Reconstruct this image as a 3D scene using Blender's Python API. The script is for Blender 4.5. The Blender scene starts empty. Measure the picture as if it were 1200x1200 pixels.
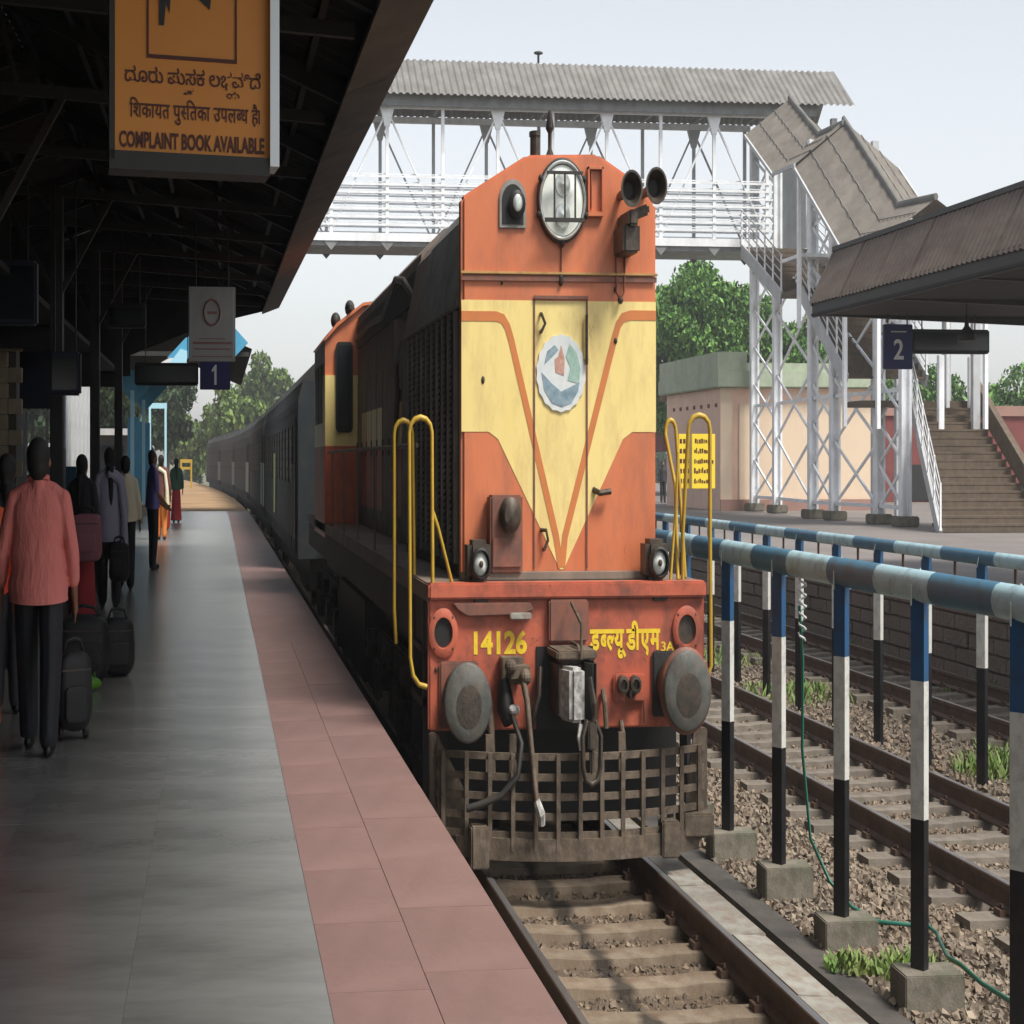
import bpy, bmesh, math, random
import numpy as np
from math import sin, cos, pi, radians, sqrt, atan2, hypot
from mathutils import Vector, Matrix
random.seed(7); RNG = np.random.default_rng(7)
scn = bpy.context.scene
COL = scn.collection
# The photograph is squeezed sideways (a 17:10 picture pressed into a square), so the whole place is built
# narrower across the track: every X given below in metres is multiplied by SX when a mesh is made.
SX = 1 / 1.7

# ------------------------------------------------------------------ camera, world, sun, exposure
cd = bpy.data.cameras.new('camera'); cam = bpy.data.objects.new('camera', cd); COL.objects.link(cam)
cd.sensor_width = 36; cd.lens = 2322 / 1200 * 36; cd.shift_y = -60 / 1200
cd.clip_start = 0.1; cd.clip_end = 3000
cam.location = (0, 0, 2.45); cam.rotation_euler = (radians(90), 0, -math.atan(345 / 2322))
scn.camera = cam
SUN_EL, SUN_AZ = radians(60), radians(146)          # azimuth measured from +Y (down the line) towards +X
w = bpy.data.worlds.new('World'); scn.world = w; w.use_nodes = True
nt = w.node_tree; bg = nt.nodes['Background']
sky = nt.nodes.new('ShaderNodeTexSky'); sky.sky_type = 'NISHITA'; sky.sun_disc = False
sky.sun_elevation = SUN_EL; sky.sun_rotation = SUN_AZ; sky.air_density = 1.0; sky.dust_density = 1.6; sky.ozone_density = 1.0
hs = nt.nodes.new('ShaderNodeHueSaturation'); hs.inputs['Saturation'].default_value = 0.25; hs.inputs['Value'].default_value = 1.0
nt.links.new(sky.outputs[0], hs.inputs['Color']); nt.links.new(hs.outputs[0], bg.inputs['Color'])
bg.inputs['Strength'].default_value = 0.082
sd = bpy.data.lights.new('sun', 'SUN'); sd.energy = 2.0; sd.angle = radians(16); sd.color = (1, .95, .87)
sun = bpy.data.objects.new('sun', sd); COL.objects.link(sun)
sdir = Vector((sin(SUN_AZ) * cos(SUN_EL), cos(SUN_AZ) * cos(SUN_EL), sin(SUN_EL)))
sun.rotation_euler = (-sdir).to_track_quat('-Z', 'Y').to_euler(); sun.location = (40, 20, 60)
scn.view_settings.view_transform = 'Standard'; scn.view_settings.look = 'None'
scn.view_settings.exposure = 1.22; scn.view_settings.gamma = 1; scn.view_settings.use_curve_mapping = False
scn.cycles.max_bounces = 6

# ------------------------------------------------------------------ materials
def _new(name):
    m = bpy.data.materials.new(name); m.use_nodes = True
    return m, m.node_tree, m.node_tree.nodes['Principled BSDF']
def _noise(t, vec, scale, detail=4, rough=.6):
    n = t.nodes.new('ShaderNodeTexNoise'); n.inputs['Scale'].default_value = scale
    n.inputs['Detail'].default_value = detail; n.inputs['Roughness'].default_value = rough
    t.links.new(vec, n.inputs['Vector']); return n.outputs['Fac']
def _ramp(t, fac, a, b, ca=(0, 0, 0, 1), cb=(1, 1, 1, 1)):
    r = t.nodes.new('ShaderNodeValToRGB'); r.color_ramp.elements[0].position = a; r.color_ramp.elements[1].position = b
    r.color_ramp.elements[0].color = ca; r.color_ramp.elements[1].color = cb
    t.links.new(fac, r.inputs[0]); return r.outputs[0]
def _mix(t, fac, a, b, mode='MIX'):
    n = t.nodes.new('ShaderNodeMix'); n.data_type = 'RGBA'; n.blend_type = mode
    for s, v in ((0, fac), (6, a), (7, b)):
        if isinstance(v, (int, float)): n.inputs[s].default_value = v
        elif isinstance(v, tuple): n.inputs[s].default_value = (*v[:3], 1)
        else: t.links.new(v, n.inputs[s])
    return n.outputs[2]
def _math(t, op, a, b=0.0):
    n = t.nodes.new('ShaderNodeMath'); n.operation = op
    for s, v in ((0, a), (1, b)):
        if isinstance(v, (int, float)): n.inputs[s].default_value = v
        else: t.links.new(v, n.inputs[s])
    return n.outputs[0]
def mat(name, c, c2=None, scale=3, rough=.6, metal=0, bump=0, bscale=30, dirt=None, dscale=2, damt=.5, stretch=(1, 1, 1), rnd=0, island=0, bdist=.01, dlo=.45, dhi=.7, chips=None):
    m, t, p = _new(name)
    tc = t.nodes.new('ShaderNodeTexCoord'); mp = t.nodes.new('ShaderNodeMapping')
    mp.inputs['Scale'].default_value = (1.7 * stretch[0], stretch[1], stretch[2]); t.links.new(tc.outputs['Object'], mp.inputs[0]); v = mp.outputs[0]
    col = (*c, 1)
    if c2: col = _mix(t, _ramp(t, _noise(t, v, scale), .35, .65), c, c2)
    if dirt: col = _mix(t, _math(t, 'MULTIPLY', _ramp(t, _noise(t, v, dscale, 7, .7), dlo, dhi), damt), col if c2 else c, dirt)
    if chips: col = _mix(t, _math(t, 'MULTIPLY', _ramp(t, _noise(t, v, chips[1], 9, .75), chips[2], chips[2] + .05), .8), col if (c2 or dirt) else c, chips[0])
    if rnd or island:
        if rnd: oi = t.nodes.new('ShaderNodeObjectInfo'); s = oi.outputs['Random']; k = rnd
        else: oi = t.nodes.new('ShaderNodeNewGeometry'); s = oi.outputs['Random Per Island']; k = island
        h = t.nodes.new('ShaderNodeHueSaturation'); t.links.new(_math(t, 'ADD', _math(t, 'MULTIPLY', s, 2 * k), 1 - k), h.inputs['Value'])
        if isinstance(col, tuple): h.inputs['Color'].default_value = col
        else: t.links.new(col, h.inputs['Color'])
        col = h.outputs[0]
    if isinstance(col, tuple): p.inputs['Base Color'].default_value = col
    else: t.links.new(col, p.inputs['Base Color'])
    p.inputs['Roughness'].default_value = rough; p.inputs['Metallic'].default_value = metal
    if bump:
        b = t.nodes.new('ShaderNodeBump'); b.inputs['Strength'].default_value = bump; b.inputs['Distance'].default_value = bdist
        t.links.new(_noise(t, v, bscale, 6, .65), b.inputs['Height']); t.links.new(b.outputs[0], p.inputs['Normal'])
    return m
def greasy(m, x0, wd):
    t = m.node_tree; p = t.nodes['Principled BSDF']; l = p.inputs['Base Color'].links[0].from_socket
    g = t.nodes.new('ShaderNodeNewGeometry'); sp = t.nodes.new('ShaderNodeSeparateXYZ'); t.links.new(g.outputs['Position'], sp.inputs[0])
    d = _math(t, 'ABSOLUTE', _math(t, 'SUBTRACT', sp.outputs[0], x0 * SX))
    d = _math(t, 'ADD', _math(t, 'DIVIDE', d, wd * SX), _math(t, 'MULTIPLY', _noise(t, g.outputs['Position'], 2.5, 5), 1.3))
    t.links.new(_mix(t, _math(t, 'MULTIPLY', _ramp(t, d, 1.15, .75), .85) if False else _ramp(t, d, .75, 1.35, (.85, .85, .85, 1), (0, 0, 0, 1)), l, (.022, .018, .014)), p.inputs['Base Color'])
def band_mat(name, axis, edges, cols, rough=.45, offset=0, period=None, dirt=(.05, .04, .03)):
    """paint in bands along an object axis (painted fence posts and rails)"""
    m, t, p = _new(name)
    tc = t.nodes.new('ShaderNodeTexCoord'); sp = t.nodes.new('ShaderNodeSeparateXYZ'); t.links.new(tc.outputs['Object'], sp.inputs[0])
    s = sp.outputs[axis]
    if offset: s = _math(t, 'ADD', s, offset)
    if period: s = _math(t, 'MODULO', s, period)
    col = cols[0]
    for e, c in zip(edges, cols[1:]): col = _mix(t, _math(t, 'GREATER_THAN', s, e), col, c)
    col = _mix(t, _math(t, 'MULTIPLY', _ramp(t, _noise(t, tc.outputs['Object'], 7, 7, .7), .48, .72), .55), col, dirt)
    t.links.new(col, p.inputs['Base Color']); p.inputs['Roughness'].default_value = rough
    b = t.nodes.new('ShaderNodeBump'); b.inputs['Strength'].default_value = .25; b.inputs['Distance'].default_value = .005
    t.links.new(_noise(t, tc.outputs['Object'], 25), b.inputs['Height']); t.links.new(b.outputs[0], p.inputs['Normal'])
    return m
GR = (.06, .05, .04)
M = dict(
 orange=mat('orange_paint', (.66, .205, .09), (.55, .15, .06), 1.2, .42, dirt=(.26, .11, .07), dscale=4, damt=.5, stretch=(1, 1, .4), chips=((.12, .06, .04), 5, .66), bump=.15, bscale=8),
 yellowp=mat('cream_yellow_paint', (.87, .71, .28), (.83, .65, .235), 1.5, .42, dirt=(.45, .30, .14), dscale=5, damt=.42, stretch=(1, 1, .4), chips=((.2, .12, .06), 5, .665), bump=.1, bscale=8),
 stripe=mat('orange_stripe_paint', (.60, .20, .06), rough=.45, dirt=(.3, .14, .07), dscale=8, damt=.3),
 red=mat('headstock_red_paint', (.53, .13, .07), (.42, .095, .055), 2, .5, dirt=(.10, .06, .045), dscale=4, damt=.75, bump=.3, bscale=14, chips=((.05, .035, .03), 7, .62)),
 dred=mat('dark_orange_paint', (.60, .12, .04), (.48, .09, .035), 2, .5, dirt=(.1, .06, .04), dscale=3, damt=.6),
 yel=mat('rail_yellow', (.50, .33, .035), rough=.4, dirt=(.3, .17, .05), dscale=9, damt=.5),
 lemon=mat('lettering_yellow', (.86, .62, .03), rough=.5, dirt=(.5, .2, .05), dscale=20, damt=.4),
 dark=mat('sooty_black', (.018, .018, .019), (.035, .033, .03), 3, .65, dirt=(.07, .055, .04), dscale=5, damt=.5, bump=.3),
 hood=mat('sooty_hood_side', (.25, .19, .15), (.12, .092, .075), 2.5, .6, dirt=(.17, .15, .12), dscale=3, damt=.6, stretch=(1, 1, .35), bump=.3, bscale=10),
 tarp=mat('grimy_roof_grey', (.30, .30, .28), (.17, .17, .16), 2, .75, dirt=(.2, .18, .15), dscale=3, damt=.5, bump=.5, bscale=6, bdist=.03),
 grease=mat('greasy_iron', (.045, .04, .036), (.08, .065, .05), 12, .5, .3, dirt=(.13, .09, .06), dscale=10, damt=.6, bump=.4),
 buffer=mat('worn_buffer_steel', (.125, .13, .12), (.07, .075, .068), 8, .6, .15, dirt=(.16, .11, .08), dscale=9, damt=.6, bump=.3),
 guard=mat('dusty_guard_iron', (.135, .10, .07), (.075, .058, .043), 8, .75, .1, dirt=(.24, .19, .14), dscale=12, damt=.6, bump=.4),
 rustyred=mat('faded_brown_red', (.27, .10, .065), (.17, .08, .06), 6, .6, dirt=GR, dscale=7, damt=.6),
 glass=mat('dark_glass', (.012, .015, .018), rough=.12),
 chrome=mat('lamp_reflector', (.75, .77, .74), (.5, .55, .52), 14, .22, .4),
 lens=mat('lamp_lens', (.86, .88, .83), (.74, .78, .72), 9, .15),
 whitep=mat('white_paint', (.80, .81, .80), (.70, .71, .70), 3, .5, dirt=(.4, .38, .34), dscale=3, damt=.35),
 fobw=mat('white_bridge_paint', (.88, .90, .92), (.80, .82, .84), 2, .5, dirt=(.45, .42, .38), dscale=2, damt=.25),
 fobg=mat('bridge_grey', (.50, .51, .52), (.40, .41, .42), 2, .6),  # greyer tone for the rear truss, stair rails and far columns
 gird=mat('girder_grey', (.24, .25, .25), (.17, .17, .17), 2, .6),
 greasew=mat('smeared_white_grease', (.72, .72, .70), (.35, .34, .32), 22, .4, dirt=(.1, .09, .08), dscale=18, damt=.6, bump=.5),
 asb=mat('asbestos_sheet_grey', (.22, .215, .205), (.15, .147, .14), 1.2, .85, dirt=(.13, .12, .105), dscale=1.6, damt=.7, stretch=(1, 1, 1)),
 asb2=mat('asbestos_sheet_brown', (.20, .18, .155), (.15, .135, .115), 1.2, .9, dirt=(.12, .10, .085), dscale=2, damt=.6),
 canopyr=mat('weathered_brown_sheet', (.14, .11, .09), (.09, .07, .058), 2, .8, dirt=(.2, .17, .14), dscale=2.2, damt=.5, stretch=(2.2, .5, 1)),
 soffit=mat('dark_fascia_board', (.10, .08, .068), (.06, .05, .043), 2, .8, dirt=(.15, .12, .1), dscale=2.5, damt=.5),
 under=mat('dark_roof_sheet', (.028, .026, .024), (.018, .017, .016), 2, .85),  # near-black tone for roof undersides and the added dark boards
 steel=mat('dark_roof_steel', (.02, .019, .018), (.028, .026, .025), 3, .6),
 rail=mat('rusty_rail_side', (.11, .062, .04), (.07, .042, .03), 6, .7, .2, dirt=(.17, .11, .08), dscale=9, damt=.5, bump=.4),
 railtop=mat('worn_rail_head', (.34, .33, .33), (.22, .20, .19), 9, .3, .7, stretch=(1, .1, 1)),
 sleeper=mat('concrete_sleeper', (.27, .215, .155), (.20, .15, .105), 6, .9, dirt=(.14, .085, .05), dscale=5, damt=.75, bump=.6, rnd=.15),
 sleepg=mat('grey_concrete_sleeper', (.22, .19, .155), (.15, .13, .105), 5, .9, dirt=(.12, .09, .07), dscale=6, damt=.6, bump=.6, rnd=.12),
 ballast=mat('ballast_stone', (.27, .22, .165), (.17, .135, .105), 9, .9, island=.3, dirt=(.22, .14, .09), dscale=1.2, damt=.5),
 ballastd=mat('brown_ballast_stone', (.22, .165, .115), (.13, .10, .075), 9, .9, island=.4),
 bed=mat('ballast_bed', (.25, .205, .16), (.16, .13, .10), 14, .95, bump=1, bscale=22, bdist=.05),
 brass=mat('dull_tan_paint', (.50, .30, .10), rough=.5, dirt=(.3, .12, .06), dscale=8, damt=.6),
 ballastbed=mat('brown_track_bed', (.23, .17, .115), (.14, .10, .07), 9, .95, dirt=(.3, .2, .12), dscale=3, damt=.6, bump=1, bscale=26, bdist=.05),
 kerb=mat('concrete_kerb', (.36, .35, .305), (.27, .255, .215), 3, .9, dirt=(.24, .13, .09), dscale=6, damt=.65, bump=.6, bscale=18, rnd=.1),
 footing=mat('mossy_concrete', (.20, .175, .14), (.13, .12, .09), 6, .9, dirt=(.07, .08, .045), dscale=5, damt=.6, bump=.8, bscale=20, rnd=.15),
 drain=mat('dark_drain_concrete', (.055, .05, .046), (.09, .08, .07), 4, .85, bump=.5),  # near-black tone for the drain floor and wall
 pink=mat('pink_paver', (.235, .142, .128), (.20, .118, .105), 1.5, .5, dirt=(.15, .095, .085), dscale=2.0, damt=.6, rnd=.045, bump=.15),
 grey=mat('polished_grey_stone', (.205, .205, .195), (.16, .158, .148), .9, .24, dirt=(.085, .088, .078), dscale=1.0, damt=.7, stretch=(.6, 2.4, 1), chips=((.035, .035, .032), 2.4, .69), rnd=.04, bump=.05, bscale=4),
 joint=mat('dusty_joint', (.12, .11, .10), rough=.9),
 pwall=mat('dark_platform_wall', (.10, .07, .055), (.05, .04, .035), 4, .9, bump=.6),
 earth=mat('sandy_earth', (.42, .27, .14), (.30, .19, .10), .5, .95, dirt=(.2, .13, .08), dscale=.3, damt=.6, bump=.4),
 soil=mat('dry_ground', (.16, .14, .10), (.10, .11, .06), .3, .95, dirt=(.07, .09, .035), dscale=.15, damt=.6),
 asphalt=mat('platform_grey', (.20, .175, .165), (.15, .135, .125), .6, .7, dirt=(.14, .12, .11), dscale=.5, damt=.5),
 pinkfar=mat('pink_platform_paving', (.36, .20, .16), (.28, .16, .13), .8, .7, dirt=(.3, .18, .14), dscale=1, damt=.5),
 pf2=mat('stone_platform_wall', (.19, .155, .125), (.13, .11, .085), 3, .95, dirt=(.22, .16, .12), dscale=3, damt=.6, bump=.9, bscale=9, bdist=.05),
 peach=mat('peach_plaster', (.82, .58, .45), (.76, .53, .41), 1, .85, dirt=(.5, .34, .26), dscale=1.4, damt=.35),
 peachb=mat('pale_peach_plaster', (.72, .57, .42), rough=.85, dirt=(.6, .45, .33), dscale=2, damt=.3),
 pgreen=mat('pale_green_plaster', (.42, .48, .36), (.36, .43, .31), 1.2, .85, dirt=(.2, .2, .15), dscale=2, damt=.4),
 maroon=mat('maroon_wall_paint', (.20, .05, .045), (.15, .04, .04), 1, .8),
 leaf=mat('leaf_green', (.13, .27, .045), (.07, .17, .03), .8, .65, island=.5),
 leafy=mat('leaf_yellow_green', (.15, .22, .04), (.08, .14, .03), .8, .65, island=.45),
 leafd=mat('leaf_dark_green', (.035, .075, .02), (.02, .045, .015), .7, .7, island=.45),
 bark=mat('bark', (.10, .075, .055), (.06, .05, .04), 6, .9),
 grass=mat('weed_green', (.10, .20, .03), (.16, .20, .05), 5, .7, island=.4),
 coach=mat('dark_slate_coach_paint', (.014, .024, .031), (.012, .018, .023), 2, .8, dirt=(.05, .046, .04), dscale=2.5, damt=.5),
 coachb=mat('dusty_grey_coach_paint', (.04, .042, .045), (.018, .020, .022), 2.5, .9, dirt=(.08, .07, .06), dscale=2.5, damt=.6, stretch=(1, 1, .4)),
 coachp=mat('pale_green_door', (.34, .38, .16), rough=.6),
 coachr=mat('dusty_coach_roof', (.035, .036, .036), (.022, .022, .022), 2, .8),
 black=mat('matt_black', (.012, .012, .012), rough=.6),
 navy=mat('navy_sign_blue', (.02, .022, .11), rough=.5),
 navyd=mat('dark_navy_board', (.008, .012, .03), rough=.6),
 sign=mat('sign_orange', (.62, .235, .022), (.58, .20, .02), 2, .5),
 signbr=mat('sign_brown_ink', (.07, .012, .006), rough=.6),
 frame=mat('aluminium_frame', (.50, .52, .53), rough=.4, metal=.6),
 paper=mat('grey_notice', (.45, .44, .40), (.38, .37, .34), 3, .6),
 paperr=mat('faded_red_ink', (.32, .17, .15), rough=.7),
 skyb=mat('sky_blue_paint', (.08, .34, .52), (.06, .27, .43), 2, .5),
 skyl=mat('pale_blue_paint', (.38, .66, .78), rough=.5),
 board=mat('yellow_board', (.80, .60, .03), rough=.5),
 brick=mat('buff_stone_block', (.58, .48, .34), (.46, .37, .26), 5, .85, rnd=.15, bump=.5),
 shed=mat('dark_stall_paint', (.035, .04, .045), (.02, .02, .022), 2, .6),
 grayb=mat('grey_cabinet', (.12, .12, .115), rough=.6),
 hose=mat('green_hose', (.02, .13, .09), rough=.4),
 wire=mat('pale_wire', (.55, .6, .58), rough=.6),
 stair=mat('stair_tread_brown', (.135, .10, .07), (.10, .075, .052), 5, .85, dirt=(.09, .07, .05), dscale=5, damt=.6),
 skin=mat('brown_skin', (.20, .095, .055), rough=.55), hair=mat('black_hair', (.012, .010, .009), rough=.75),
 pinks=mat('salmon_shirt_cloth', (.66, .20, .17), (.58, .165, .14), 3, .9, bump=.5, bscale=1.6, bdist=.09, stretch=(1.6, 1, .7)),
 blackc=mat('black_cloth', (.012, .013, .016), rough=.75, bump=.4, bscale=10),
 saree=mat('orange_red_cloth', (.75, .13, .02), (.6, .04, .02), 3, .7),
 lav=mat('lavender_cloth', (.34, .33, .42), rough=.8), wine=mat('wine_cloth', (.42, .035, .045), rough=.8), cream=mat('cream_cloth', (.75, .68, .5), rough=.8),
 bluesh=mat('blue_violet_cloth', (.10, .14, .33), (.15, .09, .30), 2, .8), brownc=mat('brown_cloth', (.12, .04, .035), rough=.8),
 orangec=mat('orange_trouser_cloth', (.75, .26, .06), rough=.8), greenc=mat('dull_green_cloth', (.04, .10, .06), rough=.8), darkc=mat('charcoal_cloth', (.03, .028, .033), rough=.8),
 pinkb=mat('dusty_pink_vinyl', (.34, .12, .15), rough=.5), redb=mat('red_suitcase_shell', (.5, .03, .02), rough=.45), bagk=mat('black_bag_nylon', (.014, .014, .015), rough=.65, bump=.3),
 lime=mat('green_plastic', (.10, .28, .02), rough=.5), shoe=mat('black_shoe', (.01, .01, .01), rough=.4),
 emb=mat('roundel_white', (.72, .74, .72), (.6, .66, .68), 12, .5), embb=mat('roundel_slate', (.16, .24, .30), (.3, .4, .45), 18, .5), embg=mat('roundel_green', (.25, .42, .33), (.4, .55, .5), 18, .5), embr=mat('roundel_rust', (.45, .22, .16), (.6, .4, .33), 18, .5),
)

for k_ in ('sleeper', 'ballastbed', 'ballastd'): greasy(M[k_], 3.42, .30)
# ------------------------------------------------------------------ mesh builder
class MB:
    def __init__(s): s.v = []; s.f = []
    def add(s, vs, fs):
        n = len(s.v); s.v += [tuple(map(float, p)) for p in vs]; s.f += [tuple(n + i for i in f) for f in fs]; return s
    def box(s, x0, x1, y0, y1, z0, z1):
        return s.add([(x0, y0, z0), (x1, y0, z0), (x1, y1, z0), (x0, y1, z0), (x0, y0, z1), (x1, y0, z1), (x1, y1, z1), (x0, y1, z1)],
                     [(0, 3, 2, 1), (4, 5, 6, 7), (0, 1, 5, 4), (1, 2, 6, 5), (2, 3, 7, 6), (3, 0, 4, 7)])
    def bar(s, a, b, w, h=None):
        """square bar from a to b"""
        h = h or w; a = Vector(a); b = Vector(b); d = (b - a).normalized()
        u = d.cross(Vector((0, 0, 1)));
        if u.length < 1e-3: u = Vector((1, 0, 0))
        u.normalize(); v = u.cross(d).normalized()
        vs = [p + u * (w / 2 * i) + v * (h / 2 * j) for p in (a, b) for i, j in ((-1, -1), (1, -1), (1, 1), (-1, 1))]
        return s.add(vs, [(0, 3, 2, 1), (4, 5, 6, 7), (0, 1, 5, 4), (1, 2, 6, 5), (2, 3, 7, 6), (3, 0, 4, 7)])
    def tube(s, pts, r, n=8, r2=None, cap=True):
        pts = [Vector(p) for p in pts]; k = len(pts); rings = []; last = None
        for i, p in enumerate(pts):
            d = (pts[min(i + 1, k - 1)] - pts[max(i - 1, 0)]).normalized()
            u = last - d * last.dot(d) if last else (d.cross(Vector((0, 0, 1))) if abs(d.z) < .9 else d.cross(Vector((1, 0, 0))))
            u.normalize(); last = u; v = d.cross(u)
            rr = r if not isinstance(r, (list, tuple)) else r[i]
            rings.append([p + (u * cos(2 * pi * j / n) + v * sin(2 * pi * j / n)) * rr for j in range(n)])
        vs = [q for R in rings for q in R]; fs = []
        for i in range(k - 1):
            for j in range(n): a = i * n + j; b = i * n + (j + 1) % n; fs.append((a, b, b + n, a + n))
        if cap: fs += [tuple(range(n))[::-1], tuple((k - 1) * n + j for j in range(n))]
        return s.add(vs, fs)
    def prism(s, poly, axis, a, b):
        """polygon in the plane across `axis`, pushed from a to b. axis y: (x,z); x: (y,z); z: (x,y)"""
        g = {'y': lambda p, t: (p[0], t, p[1]), 'x': lambda p, t: (t, p[0], p[1]), 'z': lambda p, t: (p[0], p[1], t)}[axis]
        n = len(poly); vs = [g(p, a) for p in poly] + [g(p, b) for p in poly]
        return s.add(vs, [tuple(range(n)), tuple(range(2 * n - 1, n - 1, -1))] + [(i, i + n, (i + 1) % n + n, (i + 1) % n) for i in range(n)])
    def lathe(s, prof, c, axis='y', n=24):
        """prof: list of (radius, along)"""
        vs = []; fs = []; k = len(prof)
        for r, t in prof:
            for j in range(n):
                a = 2 * pi * j / n; q = {'y': (r * cos(a), t, r * sin(a)), 'z': (r * cos(a), r * sin(a), t), 'x': (t, r * cos(a), r * sin(a))}[axis]
                vs.append((c[0] + q[0], c[1] + q[1], c[2] + q[2]))
        for i in range(k - 1):
            for j in range(n): a = i * n + j; b = i * n + (j + 1) % n; fs.append((a, b, b + n, a + n))
        fs += [tuple(range(n)), tuple((k - 1) * n + j for j in range(n))]
        return s.add(vs, fs)
    def ell(s, c, r, n=12, m=8):
        vs = [(c[0], c[1], c[2] - r[2])]; fs = []
        for i in range(1, m):
            t = -pi / 2 + pi * i / m
            for j in range(n): a = 2 * pi * j / n; vs.append((c[0] + r[0] * cos(t) * cos(a), c[1] + r[1] * cos(t) * sin(a), c[2] + r[2] * sin(t)))
        vs.append((c[0], c[1], c[2] + r[2])); L = len(vs) - 1
        for j in range(n): fs.append((0, 1 + (j + 1) % n, 1 + j)); fs.append((L, 1 + (m - 2) * n + j, 1 + (m - 2) * n + (j + 1) % n))
        for i in range(m - 2):
            for j in range(n): a = 1 + i * n + j; b = 1 + i * n + (j + 1) % n; fs.append((a, b, b + n, a + n))
        return s.add(vs, fs)
    def soft(s, w, d, h, z0=0, e=.42, n=24, m=14):
        """a slumped, rounded box"""
        k = len(s.v); s.ell((0, 0, 0), (1, 1, 1), n, m); sg = lambda t, p: math.copysign(abs(t) ** p, t)
        for i in range(k, len(s.v)):
            x, y, z = s.v[i]; r = sqrt(x * x + y * y) or 1e-6; c, q = x / r, y / r; rr = r ** e
            s.v[i] = (w / 2 * sg(c, e) * rr * (1 + .03 * sin(7 * z + 3 * c)), d / 2 * sg(q, e) * rr, z0 + h / 2 + h / 2 * sg(z, e) * (1 - .05 * c * c))
        return s
    def xf(s, rz=0, t=(0, 0, 0), rx=0):
        out = []
        for x, y, z in s.v:
            if rx: y, z = y * cos(rx) - z * sin(rx), y * sin(rx) + z * cos(rx)
            if rz: x, y = x * cos(rz) - y * sin(rz), x * sin(rz) + y * cos(rz)
            out.append((x + t[0], y + t[1], z + t[2]))
        s.v = out; return s
    def mesh(s, name, m, smooth=None, bev=0, flip=True):
        me = bpy.data.meshes.new(name); me.from_pydata([(x * SX, y, z) for x, y, z in s.v], [], s.f)
        if flip or bev:
            bm = bmesh.new(); bm.from_mesh(me)
            if flip: bmesh.ops.recalc_face_normals(bm, faces=bm.faces)
            if bev: bmesh.ops.bevel(bm, geom=[e for e in bm.edges if e.is_manifold and e.calc_face_angle(0) > .5], offset=bev, segments=2, affect='EDGES', clamp_overlap=True)
            bm.to_mesh(me); bm.free()
        if m: me.materials.append(m)
        if smooth is not None:
            me.shade_smooth(); me.set_sharp_from_angle(angle=radians(smooth))
        return me
    def build(s, name, m, parent=None, loc=(0, 0, 0), smooth=None, bev=0, flip=True, **tags):
        return link(name, s.mesh(name, m, smooth, bev, flip), parent, loc, **tags)
def link(name, me, parent=None, loc=(0, 0, 0), **tags):
    o = bpy.data.objects.new(name, me); COL.objects.link(o); o.location = (loc[0] * SX, loc[1], loc[2]); o.parent = parent
    for k, v in tags.items(): o[k] = v
    return o
def thing(name, label, cat, loc=(0, 0, 0), group=None):
    o = link(name, None, None, loc, label=label, category=cat)
    if group: o['group'] = group
    return o
def clone(o, dloc, label=None, parent=None):
    c = o.copy(); COL.objects.link(c)
    if parent is not None: c.parent = parent
    else: c.location = (o.location.x + dloc[0] * SX, o.location.y + dloc[1], o.location.z + dloc[2])
    if label: c['label'] = label
    for ch in list(o.children): clone(ch, None, None, c)
    return c
def rep(name, me, parent, spots):
    for p in spots: link(name, me, parent, p)
def textmesh(mb, s, x0, x1, z0, z1, y, bold=0.0, cuts=None, dy=-.002):
    """lettering standing in the XZ plane facing -Y, fitted to the box; cuts = pieces whose right stem is trimmed (half letters)"""
    items = cuts or [(s, 1.0)]
    pen = 0; V = []; F = []
    for ch, frac in items:
        over = frac > 1; frac = min(frac, 1)
        c = bpy.data.curves.new('t', 'FONT'); c.body = ch; c.offset = bold; c.extrude = 0; c.resolution_u = 3
        o = bpy.data.objects.new('t', c); COL.objects.link(o); bpy.context.view_layer.update()
        adv = o.dimensions.x
        me = bpy.data.meshes.new_from_object(o.evaluated_get(bpy.context.evaluated_depsgraph_get()))
        bpy.data.objects.remove(o); bpy.data.curves.remove(c)
        if not me.vertices: pen += .3; continue
        xs = [v.co.x for v in me.vertices]; lo, hi = min(xs), max(xs)
        if frac < 1:
            bm = bmesh.new(); bm.from_mesh(me); cut = lo + (hi - lo) * frac
            bmesh.ops.bisect_plane(bm, geom=bm.verts[:] + bm.edges[:] + bm.faces[:], plane_co=(cut, 0, 0), plane_no=(1, 0, 0), clear_outer=True); bm.to_mesh(me); bm.free(); hi = cut
        n = len(V); V += [(v.co.x - lo + pen, v.co.y) for v in me.vertices]; F += [tuple(n + i for i in p.vertices) for p in me.polygons]
        pen += (hi - lo) * (.42 if over else 1); bpy.data.meshes.remove(me)
    xs = [p[0] for p in V]; zs = [p[1] for p in V]; ax, bx, az, bz = min(xs), max(xs), min(zs), max(zs)
    mb.add([(x0 + (p[0] - ax) / (bx - ax) * (x1 - x0), y, z0 + (p[1] - az) / (bz - az) * (z1 - z0)) for p in V], F)
    return mb
def bend(y):   # the line curves gently to the left beyond the first coaches
    return 0 if y < 52 else -(y - 52) ** 2 / 2100

# ------------------------------------------------------------------ setting: ground, platforms, tracks
MB().box(-900, 1500, -40, 2200, -1.2, -.34).build('ground', M['soil'], kind='structure')
MB().box(4.9 + .32, 15.2, -2, 140, -.6, -.262).build('ballast_bed', M['bed'], kind='structure')
MB().prism([(5.425, -.5), (7.3, -.5), (7.3, -.27), (6.6, -.175), (5.425, -.16)], 'y', -1, 60).build('ballast_shoulder', M['bed'], kind='structure')
MB().box(1.7, 4.42, -2, 60, -.6, -.235).build('trackbed', M['ballastbed'], kind='structure')
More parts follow.
